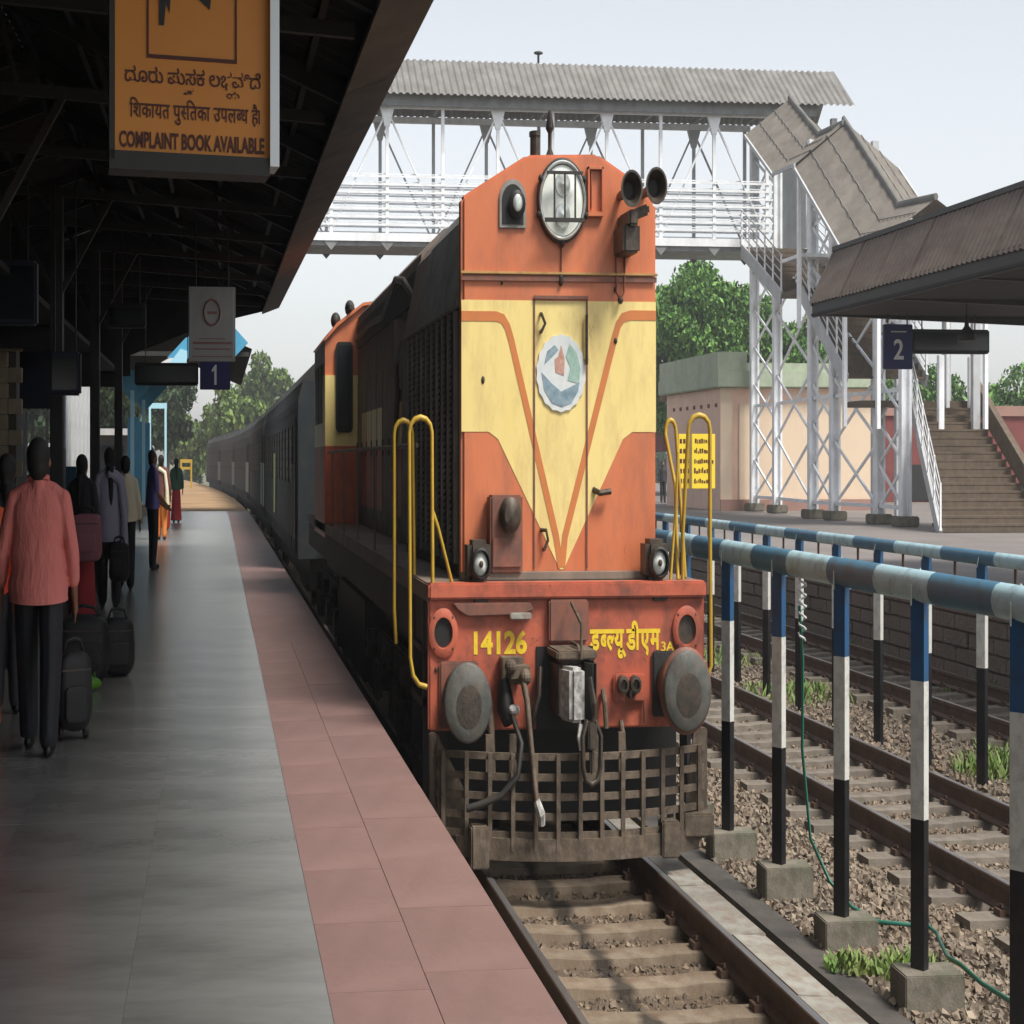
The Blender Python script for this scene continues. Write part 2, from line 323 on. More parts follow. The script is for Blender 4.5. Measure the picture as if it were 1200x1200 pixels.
# platform one
pf = link('platform', None, kind='structure')
EDGE = 1.68
def strip(mb, xa, xb, ys, z0, z1):
    n = len(ys); vs = []
    for y in ys:
        b = bend(y); vs += [(xa + b, y, z0), (xb + b, y, z0), (xb + b, y, z1), (xa + b, y, z1)]
    fs = [(0, 1, 2, 3), tuple(4 * (n - 1) + k for k in (3, 2, 1, 0))]
    for i in range(n - 1):
        for k in range(4): a = 4 * i + k; c = 4 * i + (k + 1) % 4; fs.append((a, c, c + 4, a + 4))
    return mb.add(vs, fs)
YS = [-3, 18, 52] + list(range(58, 200, 6))
strip(MB(), -14, EDGE - .07, YS, -.5, .818).build('platform_base', M['pwall'], pf)
MB().box(-14, EDGE - .07, -3, 18.0, .818, .826).build('joint_bed', M['joint'], pf)
strip(MB(), -14, .555, [18, 52] + list(range(54, 66, 2)), .819, .84).build('far_stone_floor', M['grey'], pf)
strip(MB(), .56, EDGE, [17.7, 52] + list(range(54, 66, 2)), .80, .841).build('far_pink_edging', M['pink'], pf)
strip(MB(), -14, EDGE, [64.01] + list(range(70, 200, 6)), .819, .84).build('far_earth_surface', M['earth'], pf)
gs = MB().box(.0006, 1.0194, .0006, .9994, 0, .014).mesh('stone_slab', M['grey'])
for i in range(6):
    for j in range(22):
        link('stone_slab', gs, pf, (.56 - 1.02 * (i + 1), -3 + j * 1.0, .826 + RNG.uniform(-.0006, .0006)))
MB().box(-14, .56 - 6.12, -3, 18, .826, .84).build('side_stone_floor', M['grey'], pf)
pa = MB().box(.0006, .5294, .0008, .8992, 0, .05).mesh('paver', M['pink'], bev=.001); pb = MB().box(.0006, .5888, .0008, .8992, 0, .05).mesh('paver', M['pink'], bev=.001)
for j in range(24):
    y = -3 + j * .9
    if y < 17.2:
        link('paver', pa, pf, (.56, y, .792)); link('paver', pb, pf, (1.092, y + .2, .792 + RNG.uniform(-.001, .001)))
MB().box(EDGE - .055, EDGE - .02, -3, 60, .70, .79).build('coping_lip', M['pwall'], pf)
# railway tracks: rails and sleepers are parts
def rail_poly(x):
    return [(x - .07, -.17), (x + .07, -.17), (x + .07, -.155), (x + .012, -.13), (x + .012, -.045), (x + .036, -.035), (x + .036, -.004), (x + .03, 0), (x - .03, 0), (x - .036, -.004), (x - .036, -.035), (x - .012, -.045), (x - .012, -.13), (x - .07, -.155)]
def track(name, xc, ya, yb, sl, s0, ns, curved=False):
    t = link(name, None, kind='structure')
    for sx in (-.872, .872):
        P = rail_poly(xc + sx); m = MB()
        if not curved: m.prism(P, 'y', ya, yb)
        else:
            ys = [ya, 52] + list(range(58, 180, 6)); n = len(P)
            vs = [(p[0] + bend(y), y, p[1]) for y in ys for p in P]; fs = [tuple(range(n))]
            for i in range(len(ys) - 1):
                for k in range(n): a = i * n + k; c = i * n + (k + 1) % n; fs.append((a, c, c + n, a + n))
            m.add(vs, fs)
        r = m.build('rail', M['rail'], t)
        MB().box(xc + sx - .028, xc + sx + .028, ya, min(yb, 60), .0015, .003).build('rail_head', M['railtop'], r)
    prof = [(-.14, -.34), (.14, -.34), (.115, -.175), (-.115, -.175)]
    me = MB().add([(x, p[0], p[1] + dz) for x, dz in ((-1.37, 0), (-.55, 0), (-.35, -.014), (.35, -.014), (.55, 0), (1.37, 0)) for p in prof],
                  [(0, 1, 2, 3), (23, 22, 21, 20)] + [(i * 4 + k, i * 4 + (k + 1) % 4, i * 4 + 4 + (k + 1) % 4, i * 4 + 4 + k) for i in range(5) for k in range(4)]).mesh('sleeper', sl)
    clip = MB()
    for sx in (-.872, .872):
        for d in (-.11, .11): clip.box(sx + d - .035, sx + d + .035, -.05, .05, -.178, -.135); clip.tube([(sx + d, -.04, -.13), (sx + d * .8, 0, -.115), (sx + d, .04, -.13)], .012, 5)
    cm = clip.mesh('rail_clip', M['rail'])
    for i in range(ns):
        y = s0 + .6 * i + RNG.uniform(-.02, .02)
        s = link('sleeper', me, t, (xc + bend(y), y, 0))
        if i < 26: link('rail_clip', cm, t, (xc + bend(y), y, 0))
    return t
track('main_track', 3.56, -2, 170, M['sleeper'], 6.2, 22, True)
track('middle_track', 8.58, 2, 150, M['sleepg'], 7.3, 62)
track('far_track', 13.35, 2, 150, M['sleepg'], 14.2, 60)
# concrete apron kerb beside the main track and the drain
kb = link('track_kerb', None, kind='structure')
kp = [MB().prism([(4.47, -.34), (4.80, -.34), (4.80, -.012 - d), (4.47, -.006 + d)], 'y', .004, 1.196).mesh('kerb_stone', M['kerb'], bev=.008) for d in (0, .006, -.006)]
for i in range(34): link('kerb_stone', kp[i % 3], kb, (0, 4 + i * 1.2, 0))
dr = link('drain', None, kind='structure')
MB().box(4.80, 5.24, 2, 60, -.75, -.47).build('drain_floor', M['drain'], dr)
MB().box(5.14, 5.42, 2, 60, -.7, -.15).build('drain_wall', M['drain'], dr)

# loose ballast: real stones in one mass
def stones(name, n, rect, size, m, z=-.25, dens=1.6, keep=None):
    x0, x1, y0, y1 = rect
    u = RNG.random(n); y = y0 * (y1 / y0) ** (u ** (1 / dens) if dens != 1 else u) if dens else y0 + (y1 - y0) * u
    x = x0 + (x1 - x0) * RNG.random(n)
    if keep is not None: k = keep(x, y); x = x[k]; y = y[k]; n = len(x)
    sz = size * (.6 + .8 * RNG.random(n))
    base = np.array([(-1, -1, -1), (1, -1, -1), (1, 1, -1), (-1, 1, -1), (-1, -1, 1), (1, -1, 1), (1, 1, 1), (-1, 1, 1)], float) * .5
    V = base[None] * (.55 + .75 * RNG.random((n, 8, 3)))
    a = RNG.random((n, 3)) * 6.28
    for k, (i, j) in enumerate(((0, 1), (1, 2), (0, 2))):
        c, s = np.cos(a[:, k])[:, None], np.sin(a[:, k])[:, None]
        p, q = V[:, :, i].copy(), V[:, :, j].copy(); V[:, :, i] = p * c - q * s; V[:, :, j] = p * s + q * c
    V *= sz[:, None, None] * np.array([1, 1, .8]); V += np.stack([x, y, z + RNG.random(n) * size * .6], 1)[:, None, :]
    V[:, :, 0] *= SX
    F = np.array([(0, 3, 2, 1), (4, 5, 6, 7), (0, 1, 5, 4), (1, 2, 6, 5), (2, 3, 7, 6), (3, 0, 4, 7)])
    F = (F[None] + np.arange(n)[:, None, None] * 8).reshape(-1, 4)
    me = bpy.data.meshes.new(name); me.from_pydata(V.reshape(-1, 3).tolist(), [], F.tolist()); me.materials.append(m)
    return link(name, me, kind='stuff')
def keepf(x, y):
    k = np.ones(len(x), bool)
    for xc in (8.58, 13.35):   # keep the rails and most sleepers clear
        for sx in (-.872, .872): k &= np.abs(x - xc - sx) > .1
    return k
stones('gravel', 42000, (5.42, 15.1, 7.0, 60), .04, M['ballast'], dens=1, keep=keepf)
stones('gravel', 24000, (5.42, 9.6, 7.0, 17), .034, M['ballast'], dens=1, keep=keepf)
stones('gravel', 9000, (5.42, 6.9, 7.0, 24), .04, M['ballast'], z=-.165, dens=1)
stones('gravel', 6500, (1.72, 4.4, 7.6, 14), .032, M['ballastd'], z=-.25, dens=1, keep=lambda x, y: (np.abs(x - 2.69) > .09) & (np.abs(x - 4.43) > .09))

# ------------------------------------------------------------------ weeds
def weeds(name, c, r, n, hgt, m=None):
    vs = []; fs = []
    for i in range(n):
        a = RNG.random() * 6.28; d = r * sqrt(RNG.random()); x = c[0] + d * cos(a) * 1.3; y = c[1] + d * sin(a); h = hgt * (.4 + .8 * RNG.random()) * (1.1 - d / r * .7)
        b = RNG.random() * 6.28; l = .35 * h; k = len(vs); wd = .006 + .007 * RNG.random()
        vs += [(x - wd, y, c[2]), (x + wd, y, c[2]), (x + l * cos(b) + wd * 1.6, y + l * sin(b), c[2] + h * .6), (x + l * cos(b) - wd * 1.6, y + l * sin(b), c[2] + h * .6), (x + 2 * l * cos(b), y + 2 * l * sin(b), c[2] + h)]
        fs += [(k, k + 1, k + 2, k + 3), (k + 3, k + 2, k + 4)]
    m_ = MB().add(vs, fs).build(name, m or M['grass'], flip=False, kind='stuff'); return m_
weeds('weeds', (5.88, 9.62, -.15), .28, 420, .13); weeds('weeds', (5.42, 9.75, -.14), .16, 160, .12)
weeds('weeds', (11.3, 16.2, -.26), .5, 300, .35)
for x, y in ((11.1, 22), (11.3, 26), (15, 27), (14.9, 33), (11, 31), (15.0, 22)): weeds('weeds', (x, y, -.26), 1.0, 260, .22)

# ------------------------------------------------------------------ fences
PB = band_mat('banded_post_paint', 2, (.74, 1.40), ((.008, .009, .012), (.62, .62, .58), (.016, .085, .20)))
def fence(x, label, ys, z0, ztop, rr, y_from, y_to, period, off, w, foot=True, hooks=False):
    f = thing('steel_fence', label, 'fence', (x, ys[0], 0))
    pm = MB()
    pm.prism([(-w, .04), (0, -.04), (w, -.005), (w, .01), (0, -.022), (-w + .008, .055)], 'z', z0, ztop)
    me = pm.mesh('fence_post', PB)
    fm = MB().prism([(-.25, -.12), (.24, -.13), (.27, .12), (-.23, .14)], 'z', -.4, .045).mesh('footing', M['footing'], bev=.006)
    for i, y in enumerate(ys):
        p = link('fence_post', me, f, (0, y - ys[0], 0))
        if foot: link('footing', fm, f, (.03 + .02 * (i % 2), y - ys[0], -.02 * (i % 3)))
    rm = band_mat('banded_rail_paint', 1, (period * .5,), ((.42, .63, .70), (.04, .17, .28)), period=period, offset=off + 40 * period)
    pts = [(0, y_from + (y_to - y_from) * k / 12, ztop + rr * .8) for k in range(13)]
    MB().tube([(a, b - ys[0], c) for a, b, c in pts], rr, 12).build('top_rail', rm, f, smooth=40)
    for i, y in enumerate(ys):
        MB().tube([(-w - .015, 0, ztop - .03), (-rr, 0, ztop + rr * .8), (0, 0, ztop + rr * 1.85), (rr, 0, ztop + rr * .8), (w + .015, 0, ztop - .03)], .006, 5).build('rail_clamp', M['wire'], f, (0, y - ys[0] + .01, 0))
        if hooks: MB().tube([(0, 0, ztop + .02), (0, 0, ztop - .3), (.06, 0, ztop - .38)], .018, 6).build('hook', M['rail'], f, (0, y - ys[0] + .63, 0))
    return f
ys1 = [7.86 + 1.2 * i for i in range(14)]
fence(5.64, 'near blue and pale blue pipe fence with banded posts on concrete footings', ys1, -.02, 1.79, .078, 5, 30, 1.55, .55, .062)
ys2 = [14.3 + 1.3 * i for i in range(20)]
fence(10.62, 'farther banded blue pipe fence standing between the middle and the far railway track', ys2, -.3, 1.60, .06, 11.5, 42, 2.4, .2, .07, False, True)
h = MB().tube([(5.60, 10.98, 1.62), (5.63, 10.97, 1.3), (5.62, 10.96, .8), (5.68, 10.92, .3), (5.80, 10.78, .08), (5.95, 10.65, -.04), (6.12, 10.5, -.09), (6.35, 10.42, -.09), (6.55, 10.4, -.10), (6.5, 10.2, -.09), (6.38, 9.95, -.08), (6.28, 9.7, -.09), (6.2, 9.4, -.05), (6.22, 9.15, -.08), (6.27, 8.8, -.09), (6.3, 8.5, -.09), (6.35, 8.0, -.09)], .014, 8)
h.build('hose', M['hose'], smooth=60, label='thin green hose hanging from the near fence and trailing over the gravel', category='hose')
hw = MB().tube([(5.63 + .035 * cos(k * 1.3) - .0004 * k, 10.965 + .03 * sin(k * 1.3), 1.80 - k * .013) for k in range(30)], .008, 6)
hw.build('tie_cord', M['wire'], label='pale twisted cord tying the green hose to the fence rail', category='cord')

# ------------------------------------------------------------------ locomotive
LX, LY = 3.56, 11.8
lo = thing('diesel_locomotive', 'orange and cream diesel locomotive with yellow handrails at the head of the train', 'locomotive', (LX, LY, 0))
def lp(name, mb, m, parent=None, **k): return mb.build(name, M[m] if isinstance(m, str) else m, parent or lo, **k)
NY = .35                                     # hood front plane
prof = [(-1.03, 1.72), (1.06, 1.72), (1.06, 4.06), (.75, 4.24), (.43, 4.365), (-.33, 4.35), (-1.03, 4.08)]
nose = lp('nose_panel', MB().prism(prof, 'y', NY, NY + .14), 'orange', bev=.02)
# radiator compartment
rp = [(-1.0, 1.72), (1.0, 1.72), (1.0, 3.42), (-1.0, 3.42)]
rad = lp('radiator_compartment', MB().prism(rp, 'y', NY + .14, 4.1), 'dark')
ld = MB()
for k in range(34):
    z = 1.86 + k * .045; ld.add([(-1.035, NY + .3, z), (-1.035, 3.9, z), (-1.0, 3.9, z + .03), (-1.0, NY + .3, z + .03)], [(0, 1, 2, 3)])
lp('louvres', ld, 'dark', rad, kind='stuff')
for k in range(11): lp('louvre_frame', MB().box(-1.05, -1.003, NY + .3 + k * .345, NY + .35 + k * .345, 1.8, 3.4), 'tarp', rad)
tp = [(-1.06, 3.42), (1.06, 3.42), (.86, 4.05), (.72, 4.18), (.4, 4.32), (-.32, 4.30), (-.72, 4.16), (-.86, 4.03)]
lp('radiator_shoulder', MB().prism(tp, 'y', NY + .14, 3.0), 'tarp', smooth=20)
tp2 = [(-1.05, 3.42), (1.05, 3.42), (.85, 4.03), (.7, 4.17), (.4, 4.31), (-.32, 4.29), (-.7, 4.15), (-.85, 4.02)]
lp('radiator_shoulder', MB().prism(tp2, 'y', 3.0, 4.1), 'hood', smooth=20)
lp('roof_fan_cowl', MB().lathe([(.5, 4.2), (.5, 4.33), (.45, 4.34), (.4, 4.3)], (0, 2.0, 0), 'z', 28), 'tarp', smooth=40)
# narrow engine hood with doors
eh = [(-.80, 1.72), (.80, 1.72), (.80, 4.12), (.5, 4.32), (0, 4.4), (-.5, 4.32), (-.80, 4.12)]
eng = lp('engine_hood', MB().prism(eh, 'y', 4.1, 11.4), 'hood')
for k in range(10):
    y = 4.2 + k * .71
    d = lp('hood_door', MB().box(-.825, -.802, y, y + .66, 1.85, 3.35), 'hood', eng, bev=.006)
    lp('latch', MB().box(-.85, -.826, y + .56, y + .6, 2.5, 2.66), 'grease', d)
    if k in (0, 1, 2, 5, 6, 7, 8):
        lp('paint_patch', MB().box(-.831, -.8265, y + .02, y + .64, 2.6, 2.98), 'yellowp', d); lp('paint_patch', MB().box(-.831, -.8265, y + .02, y + .64, 1.95, 2.595), 'dred', d)
lp('hood_vent_row', MB().box(-.85, -.802, 4.3, 11.2, 3.75, 4.0), 'dark', eng)
lp('exhaust_stack', MB().box(-.3, .3, 6.6, 7.5, 4.15, 4.42), 'tarp', bev=.02)
lp('roof_pipe', MB().tube([(-.86, 4.2, 3.75), (-.9, 5, 3.98), (-.84, 6.2, 4.1), (-.86, 7.5, 3.85), (-.84, 9.2, 3.9), (-.85, 11.2, 3.85)], .035, 8), 'grease', smooth=60)
lp('roof_pipe', MB().tube([(-.9, 4.15, 3.4), (-.95, 4.7, 3.44), (-.95, 5.4, 3.3), (-.86, 5.8, 3.1), (-.86, 6.2, 2.4)], .04, 8), 'grease', smooth=60)
lp('sand_box', MB().box(-.98, -.80, 4.3, 4.9, 3.05, 3.6), 'hood', bev=.01)
lp('sand_box', MB().box(-.94, -.80, 5.6, 6.0, 3.2, 3.7), 'hood', bev=.01)
# cab
cb = thing('x', '', ''); bpy.data.objects.remove(cb)
cp = [(-1.45, 1.55), (1.45, 1.55), (1.45, 3.85), (1.2, 4.02), (.7, 4.26), (0, 4.32), (-.7, 4.26), (-1.2, 4.02), (-1.45, 3.85)]
cab = lp('cab', MB().prism(cp, 'y', 11.42, 13.9), 'orange')
lp('cab_red_panel', MB().box(-1.449, -.80, 11.400, 11.417, 1.72, 2.62), 'dred', cab); lp('cab_cream_panel', MB().box(-1.449, -.80, 11.400, 11.417, 2.623, 3.45), 'yellowp', cab)
lp('cab_cream_panel', MB().box(.80, 1.449, 11.400, 11.417, 2.623, 3.45), 'yellowp', cab); lp('cab_red_panel', MB().box(.80, 1.449, 11.400, 11.417, 1.72, 2.62), 'dred', cab)
lp('cab_cream_panel', MB().box(-1.458, -1.452, 11.45, 13.8, 2.623, 3.45), 'yellowp', cab); lp('cab_red_panel', MB().box(-1.458, -1.452, 11.45, 13.8, 1.72, 2.62), 'dred', cab)
def rrect(x0, x1, z0, z1, r, n=5):
    P = []
    for cx, cz, a0 in ((x1 - r, z1 - r, 0), (x0 + r, z1 - r, 90), (x0 + r, z0 + r, 180), (x1 - r, z0 + r, 270)):
        for k in range(n): a = radians(a0 + 90 * k / (n - 1)); P.append((cx + r * cos(a), cz + r * sin(a)))
    return P
for sx in (-1, 1):
    x0, x1 = sorted((sx * 1.24, sx * .90))
    wn = lp('cab_window', MB().prism(rrect(x0, x1, 2.78, 3.84, .07), 'y', 11.375, 11.399), 'black', cab)
    lp('pane', MB().prism(rrect(x0 + .035, x1 - .035, 2.82, 3.80, .05), 'y', 11.366, 11.374), 'glass', wn)
lp('cab_side_window', MB().box(-1.472, -1.459, 11.9, 12.6, 2.9, 3.6), 'black', cab); lp('cab_side_window', MB().box(-1.472, -1.459, 12.75, 13.5, 2.9, 3.6), 'black', cab)
lp('cab_roof', MB().prism([(-1.48, 3.86), (-1.45, 3.852), (-1.2, 4.022), (-.7, 4.262), (0, 4.322), (.7, 4.262), (1.2, 4.022), (1.45, 3.852), (1.48, 3.86), (1.22, 4.06), (.7, 4.30), (0, 4.36), (-.7, 4.30), (-1.22, 4.06)], 'y', 11.36, 14), 'orange', cab)
lp('cab_horn', MB().lathe([(.03, 0), (.05, .1), (.1, .2)], (-.95, 11.3, 4.24), 'y', 12), 'dark', cab, smooth=50)
lp('cab_horn', MB().ell((-1.22, 11.6, 4.10), (.10, .1, .10)), 'dark', cab, smooth=60)
lp('short_hood', MB().prism(eh, 'y', 13.9, 15.7), 'orange')
# walkway, underframe
lp('walkway', MB().box(-1.45, 1.45, .02, 16.0, 1.60, 1.715), 'hood', bev=.008)
lp('side_sill', MB().box(-1.43, -1.25, .05, 15.9, 1.30, 1.598), 'dark'); lp('side_sill', MB().box(1.25, 1.43, .05, 15.9, 1.30, 1.598), 'dark')
lp('underframe', MB().box(-1.0, 1.0, .3, 15.8, 1.0, 1.598), 'dark'); lp('fuel_tank', MB().box(-1.3, 1.3, 6.2, 10.2, .35, 1.25), 'dark', bev=.08)
def bogie(y0):
    b = lp('bogie', MB().box(-1.22, -1.05, y0, y0 + 4.2, .62, 1.0).box(1.05, 1.22, y0, y0 + 4.2, .62, 1.0), 'dark', bev=.02)
    for k in range(3):
        y = y0 + .5 + 1.6 * k
        for sx in (-.87, .87): lp('wheel', MB().lathe([(.1, -.08), (.52, -.08), (.55, -.06), (.55, .05), (.1, .05)], (sx, y, .55), 'x', 28), 'grease', b, smooth=40)
        lp('axle_box', MB().box(-1.3, -1.2, y - .17, y + .17, .4, .75), 'grease', b, bev=.03)
        lp('spring', MB().lathe([(.1, .75), (.12, .8), (.1, .85), (.12, .9), (.1, .98)], (-1.26, y + .35, 0), 'z', 12), 'grease', b)
bogie(1.5); bogie(10.6)
lp('step_ladder', MB().box(-1.47, -1.2, .25, .9, .95, 1.0).box(-1.47, -1.2, .3, .9, .6, .65).box(-1.45, -1.2, .25, .29, .4, 1.6).box(-1.45, -1.2, .86, .9, .4, 1.6).box(-1.47, -1.2, .3, .9, 1.28, 1.32), 'dark')
# livery on the nose (flat paint)
y = NY
lp('cream_paint', MB().prism([(-1.028, 2.63), (-1.028, 3.445), (1.058, 3.445), (1.058, 2.63), (.80, 2.63), (.70, 2.585), (.06, 1.775), (.02, 1.775), (-.64, 2.585), (-.74, 2.63)], 'y', y - .003, y - .001), 'yellowp', nose)
def ribbon(pts, w, ya, yb):
    L = []; R = []
    for i, p in enumerate(pts):
        a = Vector(pts[max(i - 1, 0)]); b = Vector(pts[min(i + 1, len(pts) - 1)]); d = (b - a).normalized(); n = Vector((-d.y, d.x))
        L.append((p[0] + n.x * w / 2, p[1] + n.y * w / 2)); R.append((p[0] - n.x * w / 2, p[1] - n.y * w / 2))
    m = MB(); n = len(pts)
    vs = [(q[0], ya, q[1]) for q in L] + [(q[0], ya, q[1]) for q in R] + [(q[0], yb, q[1]) for q in L] + [(q[0], yb, q[1]) for q in R]
    fs = []
    for i in range(n - 1): fs += [(i, i + 1, n + i + 1, n + i), (2 * n + i, 3 * n + i, 3 * n + i + 1, 2 * n + i + 1), (i, 2 * n + i, 2 * n + i + 1, i + 1), (n + i, n + i + 1, 3 * n + i + 1, 3 * n + i)]
    fs += [(0, n, 3 * n, 2 * n), (n - 1, 3 * n - 1, 4 * n - 1, 2 * n - 1)]
    return m.add(vs, fs)
lp('orange_stripe', ribbon([(-1.028, 3.345), (-.66, 3.345), (-.59, 3.33), (-.54, 3.28), (-.50, 3.2), (-.02, 1.98), (.03, 1.79)], .062, y - .006, y - .0035), 'stripe', nose)
lp('orange_stripe', ribbon([(1.058, 3.36), (.78, 3.36), (.70, 3.345), (.65, 3.3), (.61, 3.22), (.075, 1.98), (.045, 1.79)], .062, y - .0062, y - .0037), 'stripe', nose)
# cab-end door in the nose: a raised leaf following the paint is drawn by its seam strips
dr_ = lp('nose_door', MB().box(-.262, -.247, y - .012, y - .0065, 1.78, 3.46).box(.303, .318, y - .012, y - .0065, 1.78, 3.46).box(-.262, .318, y - .022, y - .0065, 3.455, 3.475), 'rustyred', nose)
lp('hinge', MB().box(.27, .335, y - .03, y - .0125, 3.08, 3.34), 'yellowp', dr_, bev=.005); lp('hinge', MB().tube([(.3, y - .035, 3.05), (.3, y - .035, 3.36)], .014, 8), 'grease', dr_)
lp('handle', MB().tube([(-.19, y - .01, 3.36), (-.19, y - .05, 3.36), (-.15, y - .05, 3.30), (-.19, y - .05, 3.25), (-.19, y - .01, 3.25)], .014, 8), 'grease', dr_)
lp('handle', MB().tube([(-.19, y - .01, 2.02), (-.14, y - .05, 2.02), (-.12, y - .05, 1.96), (-.16, y - .05, 1.9), (-.16, y - .01, 1.9)], .014, 8), 'grease', dr_)
lp('door_stay', MB().tube([(.38, y, 2.27), (.43, y - .06, 2.25), (.55, y - .06, 2.26)], .02, 8), 'grease', nose)
lp('bolt_row', MB().tube([(.03, y - .012, 3.6), (.03, y - .012, 3.85)], .006, 6).ell((.03, y - .015, 3.58), (.025, .02, .045)).ell((-.6, y, 3.55), (.012, .012, .012)).ell((.62, y, 3.52), (.02, .015, .02)).ell((-.8, y - .002, 2.95), (.02, .012, .025)).ell((.62, y - .006, 3.2), (.02, .012, .02)), 'grease', nose)
lp('lamp_bracket', MB().box(-1.04, 1.07, y - .03, y - .004, 3.604, 3.622), 'brass', nose, bev=.004); lp('nose_seam', MB().box(-1.03, 1.06, y - .02, y - .004, 3.565, 3.598), 'rustyred', nose)
# roundel
rd = lp('roundel', MB().prism([((.265 + .012 * (k % 2)) * .97 * cos(2 * pi * k / 36) + .03, (.235 + .01 * (k % 2)) * sin(2 * pi * k / 36) + 2.995) for k in range(36)], 'y', y - .014, y - .0065), 'emb', nose)
lp('crescent_mark', MB().prism([(-.18, 3.0), (-.15, 2.89), (-.07, 2.81), (.04, 2.785), (.14, 2.81), (.21, 2.88), (.23, 2.94), (.13, 2.91), (.03, 2.88), (-.07, 2.93)], 'y', y - .017, y - .0142), 'embb', rd)
lp('green_mark', MB().prism([(.1, 2.95), (.22, 2.93), (.24, 3.02), (.2, 3.12), (.12, 3.18), (.08, 3.1), (.13, 3.03)], 'y', y - .0168, y - .0142), 'embg', rd)
lp('figure_mark', MB().prism([(-.03, 3.0), (.06, 2.98), (.07, 3.08), (.03, 3.17), (0, 3.1), (-.04, 3.08)], 'y', y - .0166, y - .0142), 'embr', rd)
lp('slate_mark', MB().prism([(-.12, 3.13), (-.04, 3.17), (0, 3.14), (-.06, 3.1), (-.15, 3.05)], 'y', y - .0164, y - .0142), 'embb', rd)
# headlight
hc = (.035, 4.065)
hl = lp('headlight', MB().lathe([(.25, 0), (.25, -.055), (.24, -.065), (.228, -.06), (.222, -.03), (.0, .02)], (hc[0], y, hc[1]), 'y', 40), 'chrome', bev=0, smooth=40)
lp('headlight_glass', MB().lathe([(.22, -.045), (.12, -.06), (.001, -.065)], (hc[0], y, hc[1]), 'y', 40), 'lens', hl, smooth=60)
for dz_ in (-.095, .095): lp('headlight_bulb', MB().lathe([(.085, -.055), (.075, -.072), (.02, -.075), (.001, -.085)], (hc[0], y, hc[1] + dz_), 'y', 24), 'chrome', hl, smooth=50)
lp('headlight_rim', MB().lathe([(.266, .0), (.266, -.045), (.253, -.05), (.253, 0)], (hc[0], y, hc[1]), 'y', 40), 'dark', hl, smooth=40)
for dx in (-.11, .0, .11): lp('guard_bar', MB().box(hc[0] + dx - .008, hc[0] + dx + .008, y - .14, y - .125, hc[1] - .125, hc[1] + .16), 'dark', hl)
lp('guard_bar', MB().box(hc[0] - .21, hc[0] + .21, y - .145, y - .12, hc[1] - .145, hc[1] - .12), 'dark', hl); lp('guard_bar', MB().box(hc[0] - .19, hc[0] + .19, y - .145, y - .12, hc[1] + .15, hc[1] + .168), 'dark', hl)
for a in (200, 340, 270, 30, 150): lp('lug', MB().ell((hc[0] + .268 * cos(radians(a)), y - .04, hc[1] + .268 * sin(radians(a))), (.025, .03, .025)), 'dark', hl)
# arched opening with the little round lamp
ar = [(-.63, 3.89), (-.345, 3.89), (-.345, 4.07)] + [(-.4875 + .1425 * cos(radians(a)), 4.07 + .125 * sin(radians(a))) for a in range(15, 180, 15)] + [(-.63, 4.07)]
am = lp('arched_opening', MB().prism(ar, 'y', y - .018, y - .002), 'tarp', bev=.004)
ar2 = [(-.4875 + (p[0] + .4875) * .8, 4.02 + (p[1] - 4.02) * .82) for p in ar]
lp('arched_recess', MB().prism(ar2, 'y', y - .022, y - .0185), 'black', am)
lp('arch_lamp', MB().lathe([(.075, 0), (.09, -.03), (.06, -.05), (.001, -.055)], (-.45, y - .022, 4.035), 'y', 20), 'black', am, smooth=50); lp('arch_lamp_glass', MB().ell((-.45, y - .078, 4.04), (.05, .012, .055)), 'chrome', am, smooth=60)
# marker bracket at the right of the headlight
lp('marker_bracket', MB().box(.31, .33, y - .04, y, 4.0, 4.28).box(.46, .48, y - .04, y, 4.0, 4.28).box(.31, .48, y - .04, y, 4.262, 4.28).box(.31, .48, y - .04, y, 3.97, 4.0).box(.35, .36, y - .03, y, 4.02, 4.26), 'orange', bev=.004)
# horns
for hx, hz in ((.66, 4.10), (.92, 4.12)):
    hn = lp('air_horn', MB().lathe([(.02, .5), (.035, .25), (.05, .12), (.075, .04), (.105, 0), (.115, -.015), (.10, -.015), (.068, .04), (.04, .12), (.03, .2)], (hx, -.02, hz), 'y', 24), 'grease', smooth=50)
    lp('horn_mouth', MB().lathe([(.05, .085), (.001, .09)], (hx, -.02, hz), 'y', 20), 'black', hn)
lp('horn_bracket', MB().box(.6, .78, .05, .36, 3.72, 3.9).box(.64, .74, -.0, .36, 3.88, 3.98).bar((.7, .1, 3.95), (.9, .15, 4.0), .07), 'grease', bev=.015)
lp('horn_pipe', MB().tube([(.62, .34, 3.75), (.62, .32, 3.5), (.66, .31, 3.45), (.70, .32, 3.5), (.72, .34, 3.75)], .01, 6), 'rustyred'); lp('cable_clip', MB().ell((.66, .31, 3.45), (.03, .02, .025)), 'grease')
lp('roof_valve', MB().tube([(-.22, .45, 4.3), (-.22, .45, 4.5)], .05, 10).tube([(-.22, .45, 4.48), (-.22, .45, 4.51)], .06, 10), 'grease', smooth=40)
lp('antenna', MB().tube([(-.03, .55, 4.35), (-.03, .55, 4.42), (-.03, .55, 4.52), (-.03, .55, 4.55), (-.03, .55, 4.66)], [.06, .02, .02, .045, .02], 10), 'grease', smooth=40)
